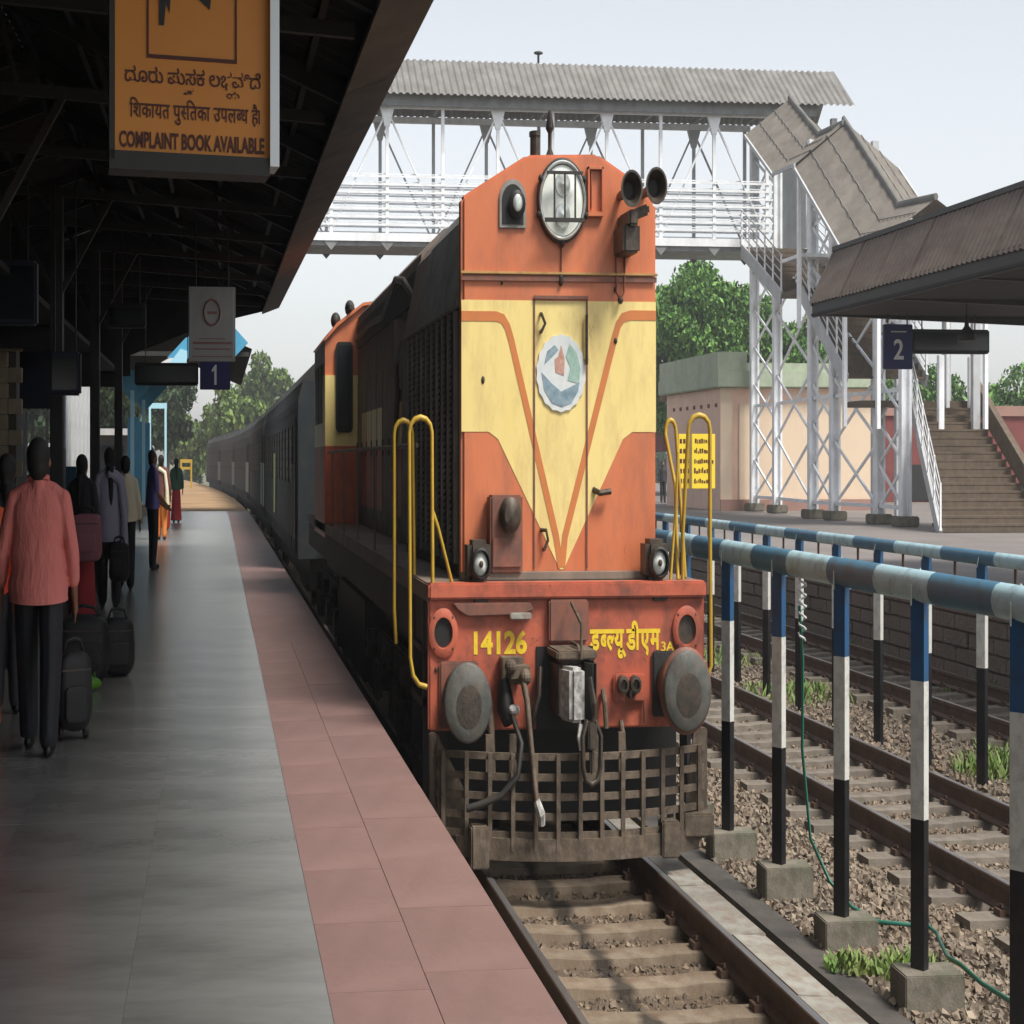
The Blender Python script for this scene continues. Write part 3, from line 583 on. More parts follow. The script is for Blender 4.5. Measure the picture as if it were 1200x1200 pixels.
# box with round gauge; small marker lamps
jb = lp('jumper_box', MB().box(-.76, -.42, .18, .345, 1.76, 2.24), 'rustyred', bev=.012); lp('jumper_socket', MB().lathe([(.11, .18), (.11, .12), (.07, .09), (.001, .085)], (-.56, 0, 2.12), 'y', 20), 'grease', jb, smooth=40)
lp('jumper_box_lid', MB().box(-.74, -.44, .165, .179, 1.80, 1.98), 'rustyred', jb, bev=.004)
for sx, xc in ((-1, -.90), (1, .965)):
    mb_ = lp('marker_lamp', MB().box(xc - .12, xc + .12, .05, .26, 1.72, 1.97), 'grease', bev=.03)
    lp('marker_ring', MB().lathe([(.095, .05), (.1, -.02), (.085, -.035), (.08, .03)], (xc, 0, 1.83), 'y', 24), 'dark', mb_, smooth=40)
    lp('marker_glass', MB().lathe([(.078, .03), (.06, -.005), (.001, -.02)], (xc, 0, 1.83), 'y', 24), 'lens', mb_, smooth=60)
    lp('marker_hub', MB().ell((xc, -.02, 1.83), (.022, .012, .022)), 'grease', mb_)
    lp('lamp_foot', MB().box(xc - .07, xc + .07, -.03, .2, 1.60, 1.70), 'dark', mb_)
lp('nose_foot', MB().box(-1.05, 1.07, .2, .349, 1.717, 1.765), 'hood', bev=.006)
# headstock
hs_ = lp('headstock', MB().box(-1.44, 1.44, 0, .06, .83, 1.62), 'red', bev=.012)
lp('headstock_lip', MB().box(-1.445, 1.445, -.05, .10, 1.622, 1.72), 'red', hs_, bev=.012)
lp('grab_ledge', MB().prism([(-1.2, 1.6), (-.4, 1.60), (-.36, 1.555), (-.5, 1.525), (-1.05, 1.52), (-1.15, 1.56)], 'y', -.05, -.001), 'rustyred', hs_, bev=.006)
lp('grab_ledge', MB().box(-.62, -.4, -.09, -.051, 1.5, 1.54), 'kerb', hs_, bev=.006)
for xc in (-1.29, 1.245):
    rg = lp('lamp_ring', MB().lathe([(.15, 0), (.15, -.02), (.125, -.03), (.095, -.03), (.09, -.002)], (xc, 0, 1.42), 'y', 28), 'red', hs_, smooth=40)
    lp('socket_hole', MB().lathe([(.088, -.004), (.001, -.005)], (xc, 0, 1.42), 'y', 24), 'black' if xc < 0 else 'grease', rg)
    for a in (45, 135, 225, 315): lp('stud', MB().ell((xc + .13 * cos(radians(a)), -.025, 1.42 + .13 * sin(radians(a))), (.012, .008, .012), 6, 4), 'grease', rg)
for x_, z_ in ((-1.36, 1.2), (-1.3, 1.18), (-1.22, 1.19), (-.98, 1.22)): lp('rivet', MB().ell((x_, -.003, z_), (.018, .01, .018), 6, 4), 'grease', hs_)
lp('lettering', textmesh(MB(), '14126', -.975, -.425, 1.285, 1.43, -.003, bold=.035), 'lemon', hs_)
t_ = textmesh(MB(), '', .23, .97, 1.25, 1.48, -.003, bold=.035, cuts=[('ड', 1), ('ब', .62), ('ल', .66), ('यू', 1), ('डी', 1), ('ए', 1), ('म', 1)])
lp('lettering', t_, 'lemon', hs_); lp('lettering', textmesh(MB(), '3A', .98, 1.12, 1.29, 1.35, -.003, bold=.02), 'lemon', hs_)
cpk = lp('coupler_pocket', MB().box(-.21, .20, -.06, -.001, 1.36, 1.615), 'rustyred', hs_, bev=.01)
lp('coupler_cavity', MB().box(-.33, .26, -.012, -.001, .83, 1.33), 'black', hs_)
# buffers
for xc, zc, r in ((-1.13, 1.05, .205), (1.08, 1.095, .21)):
    bf = lp('buffer', MB().lathe([(.16, 0), (.16, -.16), (.13, -.18), (.13, -.36)], (xc, 0, zc), 'y', 28), 'grease', smooth=40)
    lp('buffer_head', MB().lathe([(.13, -.36), (.2, -.385), (r + .03, -.41), (r + .03, -.44), (r + .015, -.452), (.12, -.457), (.001, -.458)], (xc, 0, zc), 'y', 36), 'buffer', bf, smooth=50)
    lp('buffer_wear', MB().lathe([(r * .62, -.4585), (r * .5, -.461), (.001, -.4615)], (xc + .01, 0, zc - .02), 'y', 28), 'grease', bf, smooth=60)
    lp('buffer_flange', MB().box(xc - .2, xc + .2, -.03, -.001, zc - .2, zc + .2), 'rustyred' if xc < 0 else 'dark', bf, bev=.01)
    if xc > 0: lp('buffer_collar', MB().lathe([(r + .045, -.36), (r + .05, -.41), (r + .028, -.428), (r + .025, -.36)], (xc, 0, zc), 'y', 36), 'rustyred', bf, smooth=40)
# centre coupler
cpn = lp('coupler', MB().box(-.20, .16, -.34, -.01, .93, 1.28), 'grease', bev=.03)
lp('coupler_top_plate', MB().box(-.23, .18, -.40, -.02, 1.285, 1.34), 'guard', cpn, bev=.01)
lp('knuckle', MB().prism([(-.17, -.1), (-.19, -.36), (-.12, -.5), (.02, -.52), (.0, -.40), (-.06, -.36), (-.05, -.2)], 'z', .93, 1.25), 'greasew', cpn, bev=.02)
lp('coupler_jaw', MB().prism([(.03, -.05), (.05, -.42), (.12, -.5), (.16, -.46), (.15, -.05)], 'z', .9, 1.29), 'dark', cpn, bev=.02)
lp('lifting_rod', MB().tube([(.01, -.1, 1.36), (.01, -.3, 1.36), (.01, -.42, 1.3), (.01, -.42, 1.5), (.0, -.12, 1.6)], .014, 8), 'guard', cpn)
lp('uncoupling_chain', MB().tube([(.06, -.53, 1.2), (.09, -.55, 1.05), (.1, -.55, .98), (.07, -.54, .9)], [.02, .035, .02, .02], 8), 'grease', cpn)
lp('shackle', MB().tube([(.03, -.54, .95), (-.02, -.56, .86), (-.015, -.56, .68), (.01, -.56, .61), (.07, -.56, .58), (.13, -.56, .61), (.155, -.56, .68), (.16, -.56, .86), (.11, -.54, .95)], .022, 8), 'grease', cpn, smooth=60)
lp('link_pin', MB().box(.03, .12, -.58, -.48, .78, .94).box(.055, .095, -.57, -.52, .64, .78), 'grease', cpn, bev=.01)
lp('side_link', MB().tube([(-.02, -.5, .92), (-.05, -.53, .85), (-.03, -.54, .78)], .02, 8), 'greasew', cpn)
# brake pipe cluster with hoses
pc = lp('hose_cock', MB().box(-.72, -.5, -.16, -.01, 1.12, 1.28).box(-.66, -.46, -.26, -.1, 1.16, 1.24).ell((-.66, -.26, 1.24), (.06, .05, .045)).ell((-.52, -.3, 1.18), (.06, .06, .05)), 'guard', bev=.006)
lp('cock_body', MB().tube([(-.7, -.12, 1.15), (-.68, -.15, .98), (-.66, -.2, .9)], [.06, .09, .06], 12), 'black', pc, smooth=60); lp('cock_tip', MB().ell((-.62, -.24, .98), (.06, .05, .035)), 'greasew', pc)
lp('brake_hose', MB().tube([(-.55, -.3, 1.18), (-.52, -.36, 1.05), (-.49, -.4, .8), (-.46, -.44, .55), (-.44, -.45, .45), (-.42, -.45, .38)], [.03, .028, .026, .026, .03, .02], 10), 'guard', smooth=60)
lp('hose_coupling', MB().tube([(-.45, -.46, .48), (-.41, -.48, .40), (-.40, -.47, .34)], [.032, .042, .03], 8), 'greasew')
lp('brake_hose', MB().tube([(-.64, -.25, .95), (-.58, -.38, .8), (-.62, -.4, .62), (-.78, -.38, .50), (-1.0, -.34, .44), (-1.12, -.33, .42)], .024, 10), 'dark', smooth=60)
lp('brake_pipe', MB().tube([(-.86, -.05, 1.1), (-.84, -.12, 1.0), (-.83, -.15, .85), (-.83, -.2, .6)], .035, 8), 'guard', smooth=60)
lp('brake_pipe', MB().tube([(-.3, -.05, 1.2), (-.34, -.16, 1.05), (-.4, -.18, .95), (-.42, -.1, .84)], .03, 8), 'grease', smooth=60)
for x_, z_ in ((.23, .9), (.36, .94), (.27, .75), (.55, .75)): lp('brake_pipe', MB().tube([(x_, -.02, z_ + .12), (x_, -.08, z_ + .05), (x_ + .01, -.1, z_ - .1)], .025, 8), 'guard')
lp('pipe_bracket', MB().box(.47, .80, -.04, -.001, .99, 1.16), 'red', hs_, bev=.01)
for dx in (.55, .68): lp('pipe_stub', MB().lathe([(.055, 0), (.055, -.07), (.035, -.075), (.03, -.05), (.001, -.05)], (dx, -.04, 1.1), 'y', 14), 'grease', hs_)
lp('pipe_stub', MB().tube([(.62, -.04, 1.05), (.64, -.1, 1.04)], .03, 8), 'grease', hs_); lp('handle_bar', MB().tube([(.79, -.02, 1.02), (.79, -.04, .86)], .012, 6), 'rustyred', hs_)
# cattle guard: every bar its own piece, bowed forward in the middle
cg = lp('cattle_guard', MB().box(-1.44, -1.36, -.08, .0, .16, .828).box(1.36, 1.44, -.08, .0, .16, .828), 'guard', bev=.008)
def gy(x): return -.10 - .30 * (1 - (x / 1.42) ** 2)
for z in (.72, .60, .485, .37, .26):
    xs = np.linspace(-1.38, 1.38, 15)
    m = MB()
    for a, b in zip(xs[:-1], xs[1:]): m.bar((a, gy(a), z), (b + .003, gy(b), z), .02, .042)
    lp('guard_rail', m, 'guard', cg)
for k in range(13):
    x_ = -1.32 + k * .22
    lp('guard_slat', MB().box(x_ - .02, x_ + .02, gy(x_) - .035, gy(x_) - .013, .17, .74), 'guard', cg)
m = MB(); xs = np.linspace(-1.2, 1.3, 13)
for a, b in zip(xs[:-1], xs[1:]): m.bar((a, gy(a) - .02, .18), (b + .004, gy(b) - .02, .18), .03, .13)
lp('guard_foot', m, 'guard', cg); lp('guard_shoe', MB().box(-1.08, -.9, -.38, -.24, .07, .32), 'guard', cg, bev=.01); lp('guard_shoe', MB().box(.86, 1.04, -.36, -.22, .10, .32), 'guard', cg, bev=.01)
lp('guard_shoe', MB().box(1.12, 1.44, -.25, -.02, .2, .34), 'guard', cg, bev=.01)
for x_ in (-.86, -.62, .22, .5): lp('guard_hanger', MB().box(x_ - .035, x_ + .035, -.2, -.17, .56, .83), 'guard', cg)
lp('guard_wing', MB().prism([(-1.37, .17), (-1.1, .17), (-1.1, .5), (-1.37, .83)], 'y', -.125, -.105), 'guard', cg)
lp('guard_wing', MB().prism([(1.15, .2), (1.37, .2), (1.37, .83), (1.28, .83)], 'y', -.125, -.105), 'guard', cg)
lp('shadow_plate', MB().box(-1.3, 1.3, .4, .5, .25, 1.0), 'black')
# handrails
def rpipe(pts, r=.019): return MB().tube(pts, r, 10)
def arch(xa, xb, zt, yy, n=7): return [((xa + xb) / 2 + (xa - xb) / 2 * cos(pi * k / (n - 1)), yy, zt + .09 * sin(pi * k / (n - 1))) for k in range(n)]
lp('handrail', rpipe([(-1.46, -.03, 1.10), (-1.54, -.03, 1.115), (-1.6, -.03, 1.17), (-1.63, -.03, 1.28)] + arch(-1.64, -1.41, 2.62, -.03) + [(-1.40, -.02, 1.72)]), 'yel', smooth=60)
lp('handrail', rpipe([(-1.64, .85, 1.28), (-1.66, .85, 1.5)] + arch(-1.66, -1.46, 2.62, .85) + [(-1.44, .85, 1.72)]), 'yel', smooth=60)
lp('handrail', rpipe([(-1.405, -.02, 2.16), (-1.34, 0, 2.05), (-1.19, .05, 1.72)], .016), 'yel', smooth=60)
lp('handrail', rpipe([(1.25, .1, 1.72), (1.25, .1, 2.0)] + arch(1.27, 1.5, 2.64, .0) + [(1.50, .0, 2.0), (1.50, -.03, 1.2), (1.44, -.03, 1.12)]), 'yel', smooth=60)
lp('handrail', rpipe([(1.2, .1, 1.72), (1.25, .3, 2.3)] + arch(1.22, 1.34, 2.62, .5) + [(1.36, .3, 1.72)], .018), 'yel', smooth=60)
lp('handrail', rpipe([(1.12, .1, 1.72), (1.2, .15, 2.2), (1.24, .2, 2.5)], .014), 'yel', smooth=60)
for z in (2.55,): lp('walkway_rail', rpipe([(-1.40, .9, z), (-1.40, 11.3, z)], .016), 'hood', smooth=60)
for k in range(5): lp('walkway_stanchion', rpipe([(-1.40, 2.4 + k * 2, 1.72), (-1.40, 2.4 + k * 2, 2.55)], .016), 'hood')

# ------------------------------------------------------------------ coaches
def coach_parts(label, shade, ang, x, y, n):
    c = thing('railway_coach', label, 'coach', (x, y, 0), 'coaches of the train')
    def cpb(name, mb, m, parent=None, **k): return mb.xf(ang).build(name, M[m], parent or c, **k)
    L = 21.6
    cpb('body', MB().prism([(-1.62, 1.0), (1.62, 1.0), (1.62, 3.35), (1.5, 3.62), (-1.5, 3.62), (-1.62, 3.35)], 'y', 0, L), shade)
    cpb('roof', MB().prism([(-1.51, 3.622), (1.51, 3.622), (1.2, 3.9), (.6, 4.03), (0, 4.06), (-.6, 4.03), (-1.2, 3.9)], 'y', 0, L), 'coachr', smooth=30)
    cpb('underframe', MB().box(-1.3, 1.3, .3, L - .3, .55, .998), 'dark')
    for yb in (1.8, L - 4.6):
        b = cpb('bogie', MB().box(-1.25, -1.0, yb, yb + 2.8, .4, .85).box(1.0, 1.25, yb, yb + 2.8, .4, .85), 'dark')
        for k in (0, 1):
            for sx in (-.87, .87): cpb('wheel', MB().lathe([(.1, -.07), (.46, -.07), (.46, .05), (.1, .05)], (sx, yb + .4 + 2.0 * k, .46), 'x', 18), 'grease', b)
    cpb('vestibule', MB().box(-.6, .6, -.35, -.002, 1.1, 3.3), 'black')
    if n == 0: cpb('side_board', MB().box(-1.67, -1.648, 10.9, 11.9, 1.4, 2.6), 'coachp')
    for yd in (.5, L - 1.3):
        d = cpb('door', MB().box(-1.66, -1.622, yd, yd + .8, 1.05, 3.1), 'coach', bev=0)
        cpb('grab_rail', MB().tube([(-1.69, yd - .08, 1.3), (-1.69, yd - .08, 2.4)], .02, 6), 'wire', d)
        cpb('grab_rail', MB().tube([(-1.69, yd + .88, 1.3), (-1.69, yd + .88, 2.4)], .02, 6), 'wire', d)
    for k in range(11):
        yw = 2.1 + k * 1.62
        wv = cpb('window', MB().box(-1.645, -1.621, yw, yw + 1.1, 2.1, 3.0), 'coachr')
        cpb('pane', MB().box(-1.651, -1.646, yw + .08, yw + 1.02, 2.17, 2.93), 'black', wv)
        if n < 2:
            for j in range(4): cpb('window_bar', MB().box(-1.664, -1.652, yw + .08, yw + 1.02, 2.3 + j * .17, 2.325 + j * .17), 'coachr', wv)
    for z in (1.25, 1.95, 3.2): cpb('waist_ridge', MB().box(-1.634, -1.622, .05, L - .05, z, z + .04), shade)
    for k in range(18): cpb('body_rib', MB().box(-1.634, -1.622, 1.5 + k * 1.08, 1.56 + k * 1.08, 1.02, 1.24), shade)
    for k in range(6): cpb('roof_vent', MB().ell((-.8, 2 + k * 3.4, 3.98), (.12, .2, .1), 8, 6), 'coachr')
specs = [('dark slate first coach coupled directly behind the locomotive cab', 'coach'), ('dusty grey second coach from the locomotive', 'coachb'), ('dark third coach from the locomotive where the train begins to bend', 'coach'), ('dusty fourth coach from the locomotive on the bend', 'coachb'), ('last coach in view, farthest along the curved platform', 'coachb')]
cy, cx, ca = 29.4, 3.62, 0.0
for i, (lab, sh) in enumerate(specs):
    ca = [0, .004, .026, .05, .072][i]
    coach_parts(lab, sh, ca, cx, cy, i)
    cx += -sin(ca) * 22.3; cy += cos(ca) * 22.3

# ------------------------------------------------------------------ platform one canopy
cn = thing('platform_canopy', 'long dark canopy over the left platform with a brown fascia along its eave', 'canopy', (-2.8, -2, .84))
cn.location = (0, 0, 0)
def eave(y): return (1.80 + .0018 * y, 4.56 + .0175 * y)
Y0c, Y1c = -3.0, 36.0
def sheet(mb, xa, za, xb, zb, y0, y1, pitch=.15, amp=.022, thick=.012, e0=(0, 0), e1=(0, 0)):
    """corrugated sheet whose ridges run from (xa,za) to (xb,zb)"""
    n = int((y1 - y0) / (pitch / 4)); ys = [y0 + (y1 - y0) * i / n for i in range(n + 1)]
    d = hypot(xb - xa, zb - za); nx, nz = -(zb - za) / d, (xb - xa) / d
    if nz < 0: nx, nz = -nx, -nz
    vs = []
    for i, y in enumerate(ys):
        o = amp * sin(2 * pi * i / 4 + .7); f = i / n
        for (x, z), e in (((xa, za), (e0[0] * (1 - f) + e1[0] * f, e0[1] * (1 - f) + e1[1] * f)), ((xb, zb), (e0[0] * (1 - f) + e1[0] * f, e0[1] * (1 - f) + e1[1] * f))):
            vs += [(x + e[0] + nx * o, y, z + e[1] + nz * o)]
    return mb.add(vs, [(2 * i, 2 * i + 1, 2 * i + 3, 2 * i + 2) for i in range(n)])
xe0, ze0 = eave(Y0c); xe1, ze1 = eave(Y1c)
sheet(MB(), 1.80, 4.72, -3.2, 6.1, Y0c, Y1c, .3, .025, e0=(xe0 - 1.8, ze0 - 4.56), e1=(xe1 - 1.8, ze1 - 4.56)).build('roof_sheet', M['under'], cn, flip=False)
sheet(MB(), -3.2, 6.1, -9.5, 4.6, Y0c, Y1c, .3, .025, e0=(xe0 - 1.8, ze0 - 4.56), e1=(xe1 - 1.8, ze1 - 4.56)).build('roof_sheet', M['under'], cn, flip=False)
for k in range(13):   # fascia boards
    a, b = Y0c + 3 * k + .01, Y0c + 3 * k + 2.99; (xa, za), (xb, zb) = eave(a), eave(b)
    MB().add([(xa, a, za + .02), (xb, b, zb + .02), (xb, b, zb + .16), (xa, a, za + .16), (xa - .52, a, za - .10), (xb - .52, b, zb - .10), (xb - .52, b, zb - .06), (xa - .52, a, za - .06)],
             [(0, 1, 2, 3), (0, 4, 5, 1), (4, 7, 6, 5), (3, 2, 6, 7), (0, 3, 7, 4), (1, 5, 6, 2)]).build('fascia_board', M['soffit'], cn)
for k in range(13):   # trusses every three metres
    yy = Y0c + 1.5 + 3 * k; ex, ez = eave(yy); s = ez - 4.56
    t = MB().bar((ex - .1, yy, ez + .06), (-3.2, yy, 6.0 + s), .09, .14).bar((-3.2, yy, 6.0 + s), (-9.4, yy, 4.55 + s), .09, .14)
    r = t.build('rafter', M['steel'], cn)
    MB().bar((ex - .6, yy, ez - .02), (-2.9, yy, ez + .15), .06, .08).bar((-2.9, yy, ez + .15), (-8, yy, ez + .1), .06, .08).build('tie_beam', M['steel'], r)
    for xx in (.3, -1.2, -2.2): MB().bar((xx, yy, ez + .05), (xx - .5, yy, 4.72 + s + (1.8 - xx + .5) * .276 - .06), .05).build('strut', M['steel'], r)
for j, xx in enumerate((1.0, 0.0, -1.0, -2.0, -2.9, -4.4, -6)):   # purlins
    z = 4.72 + (1.8 - xx) * .276 - .05 if xx > -3.2 else 6.1 - (-3.2 - xx) * .238 - .05
    MB().bar((xx + xe0 - 1.8, Y0c, z + ze0 - 4.56), (xx + xe1 - 1.8, Y1c, z + ze1 - 4.56), .07, .1).build('purlin', M['steel'], cn)
for k in range(7):
    yy = 3 + 6 * k - 1.5; ez = eave(yy)[1]
    if yy > 36: continue
    MB().box(-2.7, -2.5, yy - .1, yy + .1, .8405, ez + .1).build('column', M['steel'], cn, bev=.01)
    for sg in (-1, 1): MB().bar((-2.6, yy, ez - .9), (-2.6 + sg * .9, yy, ez + .12), .07).build('knee_brace', M['steel'], cn)
MB().prism([(-9.5, 4.0), (-3.4, 4.15), (-.9, 4.75), (.4, 5.0), (1.2, 5.12), (1.86, 5.22), (1.86, 5.37), (-3.2, 6.78), (-9.5, 5.28)], 'y', 36.02, 36.08).build('added_dark_gable', M['under'], cn)  # added dark board, outlined to fill the shaded end of the canopy
MB().box(-9.5, -2.6, 35.7, 35.8, 3.95, 4.35).build('added_dark_beam', M['under'], cn)  # added beside the gable to deepen the dark there
for k in range(6): MB().box(-6.6, -3.0, 5.5 + 6 * k, 5.56 + 6 * k, 3.75, 4.9).build('added_dark_board', M['under'], cn)  # added boards that darken the space under the roof
MB().box(-6.6, -2.95, -3, 36, 4.02, 4.08).build('added_dark_ceiling', M['under'], cn)  # added dark ceiling, keeps the back of the canopy dark
# station building wall along the back of the platform
sb = thing('station_building', 'dark station building with shuttered stalls at the back of the left platform', 'building', (-6.5, -3, .84)); sb.location = (0, 0, 0)
MB().box(-6.9, -6.6, -3, 24, .84, 6.2).build('wall', M['shed'], sb)
for k in range(9):
    y0 = -2 + 2.9 * k; dd = MB().box(-6.6, -6.55, y0, y0 + 1.4, .86, 3.1).build('shutter', M['steel'], sb)
    for j in range(8): MB().box(-6.55, -6.535, y0 + .03, y0 + 1.37, 1.0 + j * .26, 1.06 + j * .26).build('shutter_slat', M['steel'], dd)
MB().box(-9.5, -6.9, 36, 36.2, .84, 6.0).build('end_wall', M['shed'], sb)
MB().box(-14, -9.6, -3, 60, .84, 6.0).build('rear_wall', M['shed'], sb)
# stone pier with buff blocks at the far left
bp_ = thing('stone_wall', 'buff stone block wall at the left edge behind the man in the salmon shirt', 'wall', (-5.6, 26, .84)); bp_.location = (0, 0, 0)
MB().box(-7.2, -4.34, 26.06, 26.5, .84, 4.7).build('wall_core', M['joint'], bp_)
bk = MB().box(.004, .596, 0, .1, .004, .196).mesh('stone_block', M['brick'], bev=.008); bh = MB().box(.004, .296, 0, .1, .004, .196).mesh('stone_block', M['brick'], bev=.008)
for r_ in range(19):
    x = -7.2
    if r_ % 2: link('stone_block', bh, bp_, (x, 25.96, .845 + r_ * .2)); x += .3
    while x < -4.5: link('stone_block', bk if x + .6 <= -4.28 else bh, bp_, (x, 25.96, .845 + r_ * .2)); x += .6
# white panelled hoarding standing in daylight
hd = thing('white_hoarding', 'tall white panelled hoarding catching daylight beyond the dark stalls', 'hoarding', (-4.7, 37, .84)); hd.location = (0, 0, 0)
pm_ = MB().box(-.04, .04, .01, 1.13, .841, 4.3).mesh('panel', M['whitep'], bev=.008)
for k in range(7): link('panel', pm_, hd, (-4.72, 36.9 + k * 1.16, 0)); MB().box(.04, .07, 0, .05, .841, 4.25).build('batten', M['fobg'], hd, (-4.72, 36.85 + k * 1.16, 0))
# stalls and cabinets at left
st = thing('stall', 'dark navy stall with a hanging board between the stone wall and the hoarding', 'stall', (-4.3, 27, .84)); st.location = (0, 0, 0)
MB().box(-5.0, -4.2, 29.5, 30.6, .841, 1.9).build('counter', M['shed'], st, bev=.02); MB().box(-5.0, -4.9, 29.5, 31, 1.9, 4.2).build('back_panel', M['shed'], st)
for x in (-4.97, -4.0): MB().box(x, x + .08, 29.4, 29.48, .841, 4.3).build('corner_post', M['shed'], st)
MB().box(-4.85, -3.93, 29.2, 29.3, 3.2, 4.1).build('board', M['navyd'], st, bev=.01); MB().box(-5.1, -3.8, 29.1, 31, 4.3, 4.5).build('stall_roof', M['shed'], st)
for x in (-4.7, -4.55, -4.2): MB().box(x, x + .07, 29.45, 29.47, 2.3, 3.15).build('bottle_strip', M['frame'], st)
cbn = thing('cabinet', 'grey metal cabinet standing behind the salmon shirted man', 'cabinet', (-2.85, 20.5, .841))
MB().box(-.22, .22, 0, .4, 0, 1.75).build('case', M['grayb'], cbn, bev=.015); MB().box(-.19, .19, -.02, -.001, .1, 1.68).build('door', M['grayb'], cbn, bev=.008); MB().tube([(.13, -.05, .85), (.13, -.05, 1.05)], .012, 6).build('handle', M['steel'], cbn)
bpst = thing('blue_post', 'dark blue square post beside the grey cabinet on the platform', 'post', (-2.6, 21.2, .841))
MB().box(-.12, .12, -.1, .1, 0, 1.55).build('shaft', mat('deep_blue_paint', (.02, .08, .14), rough=.5), bpst, bev=.01); MB().box(-.15, .15, -.15, .15, -.001, .12).build('foot', M['footing'], bpst, bev=.01)

# blue shelter beyond the canopy
bs = thing('blue_shelter', 'sky blue painted steel shelter with a pale column farther down the left platform', 'shelter', (-3.76, 53, .84)); bs.location = (0, 0, 0)
for yy in (53, 61):
    b_ = bend(yy)
    cm_ = MB().box(-3.98, -3.85, yy - .06, yy + .06, 1.3, 3.6).build('column', M['skyb'], bs); MB().box(-3.85, -3.68, yy - .08, yy + .08, .9, 4.3).build('column', M['skyl'], bs); MB().box(-3.68, -3.45, yy - .05, yy + .05, 1.1, 3.6).build('column', M['skyb'], bs)
    MB().box(-4.15, -3.3, yy - .3, yy + .3, .841, 1.12).build('footing', M['kerb'], bs, bev=.02)
    MB().prism([(-3.85, 4.0), (-3.6, 4.0), (-2.55, 4.72), (-2.55, 4.78), (-4.3, 4.85), (-4.25, 4.4)], 'y', yy - .035, yy + .035).build('gusset', M['skyb'], bs)
sheet(MB(), 1.3, 4.95, -2.5, 5.9, 45, 66, .3, .03).build('roof_sheet', M['under'], bs, flip=False); sheet(MB(), -2.5, 5.9, -5.5, 4.9, 45, 66, .3, .03).build('roof_sheet', M['under'], bs, flip=False)
MB().prism([(-1.9, 4.75), (-1.2, 5.2), (.4, 5.6), (1.15, 5.1), (.6, 4.75)], 'y', 44.9, 44.96).build('gable_panel', M['skyb'], bs)
MB().prism([(-1.9, 4.55), (-1.4, 4.95), (-1.1, 4.9), (-1.2, 4.55)], 'y', 44.86, 44.895).build('gable_trim', M['skyl'], bs)
MB().box(-5.2, 1.2, 45, 45.1, 4.8, 4.9).build('tie_beam', M['steel'], bs)

# dark trees / sheds closing the far end of the left platform are added with the trees below

# ------------------------------------------------------------------ signs
def hang(p, xs, y, z0, z1):
    for x in xs: MB().tube([(x, y, z0), (x, y, z1)], .015, 6).build('hanger', M['steel'], p)
sg = thing('hanging_sign', 'large orange complaint book sign hanging from the canopy in a metal frame', 'sign', (-.12, 6.35, 3.39))
SA = radians(7)
def sgb(name, mb, m, parent=sg): return mb.xf(SA).build(name, M[m] if isinstance(m, str) else m, parent)
W, Hh = .452, 1.5
sgb('panel', MB().box(-W + .03, W - .03, .0, .12, .03, Hh - .03), 'sign')
sgb('frame', MB().box(-W, -W + .028, -.02, .14, 0, Hh), 'steel'); sgb('frame', MB().box(W - .05, W, -.03, .14, 0, Hh), 'frame')
sgb('frame', MB().box(-W, W - .0505, -.02, .14, -.03, .028), 'steel'); sgb('frame', MB().box(-W, W - .0505, -.02, .14, Hh - .028, Hh), 'steel')
x0, x1, z0 = -.255, .225, .325
for q in (MB().box(x0, x1, -.004, -.0015, z0, z0 + .012), MB().box(x0, x0 + .01, -.004, -.0015, z0 + .0125, 1.1), MB().box(x1 - .01, x1, -.004, -.0015, z0 + .0125, 1.1), MB().box(x0, x1, -.004, -.0015, 1.1, 1.112)): sgb('ruled_border', q, 'signbr')
sgb('pictogram', MB().prism([(-.19, .43), (-.165, .43), (-.155, .50), (-.135, .47), (-.13, .52), (-.15, .56), (-.14, .9), (-.1, .95), (-.12, 1.0), (-.2, .98)], 'y', -.004, -.0015).prism([(-.04, .53), (.02, .52), (.08, .49), (.09, .56), (.06, .65), (.0, .62), (-.08, .56)], 'y', -.004, -.0015), 'black')
sgb('lettering', textmesh(MB(), 'COMPLAINT BOOK AVAILABLE', -.40, .375, .04, .093, -.003, bold=.035), 'signbr')
sgb('lettering', textmesh(MB(), '', -.345, .35, .118, .200, -.003, bold=.015, cuts=[('ि', 2), ('श', 1), ('का', 1), ('य', 1), ('त', 1), (' ', 1), ('पु', 1), ('स', .62), ('ि', 2), ('त', 1), ('का', 1), (' ', 1), ('उ', 1), ('प', 1), ('ल', 1), ('ब', .62), ('ध', 1), (' ', 1), ('है', 1), (' ।', 1)]), 'signbr')
sgb('lettering', textmesh(MB(), '', -.37, .355, .238, .300, -.003, bold=.012, cuts=[('ದೂರು', 1), (' ', 1), ('ಪುಸಕ', 1), (' ', 1), ('ಲಭ', 1), ('ವ', 1), ('ಿ', 1), ('ದೆ', 1)]), 'signbr')
sgb('lettering', textmesh(MB(), 'ತ', -.06, .0, .212, .238, -.003, bold=.03), 'signbr'); sgb('lettering', textmesh(MB(), 'ಯ', .17, .24, .212, .236, -.003, bold=.03), 'signbr')
hang(sg, (-.3, .3), .06, Hh, 2.1)
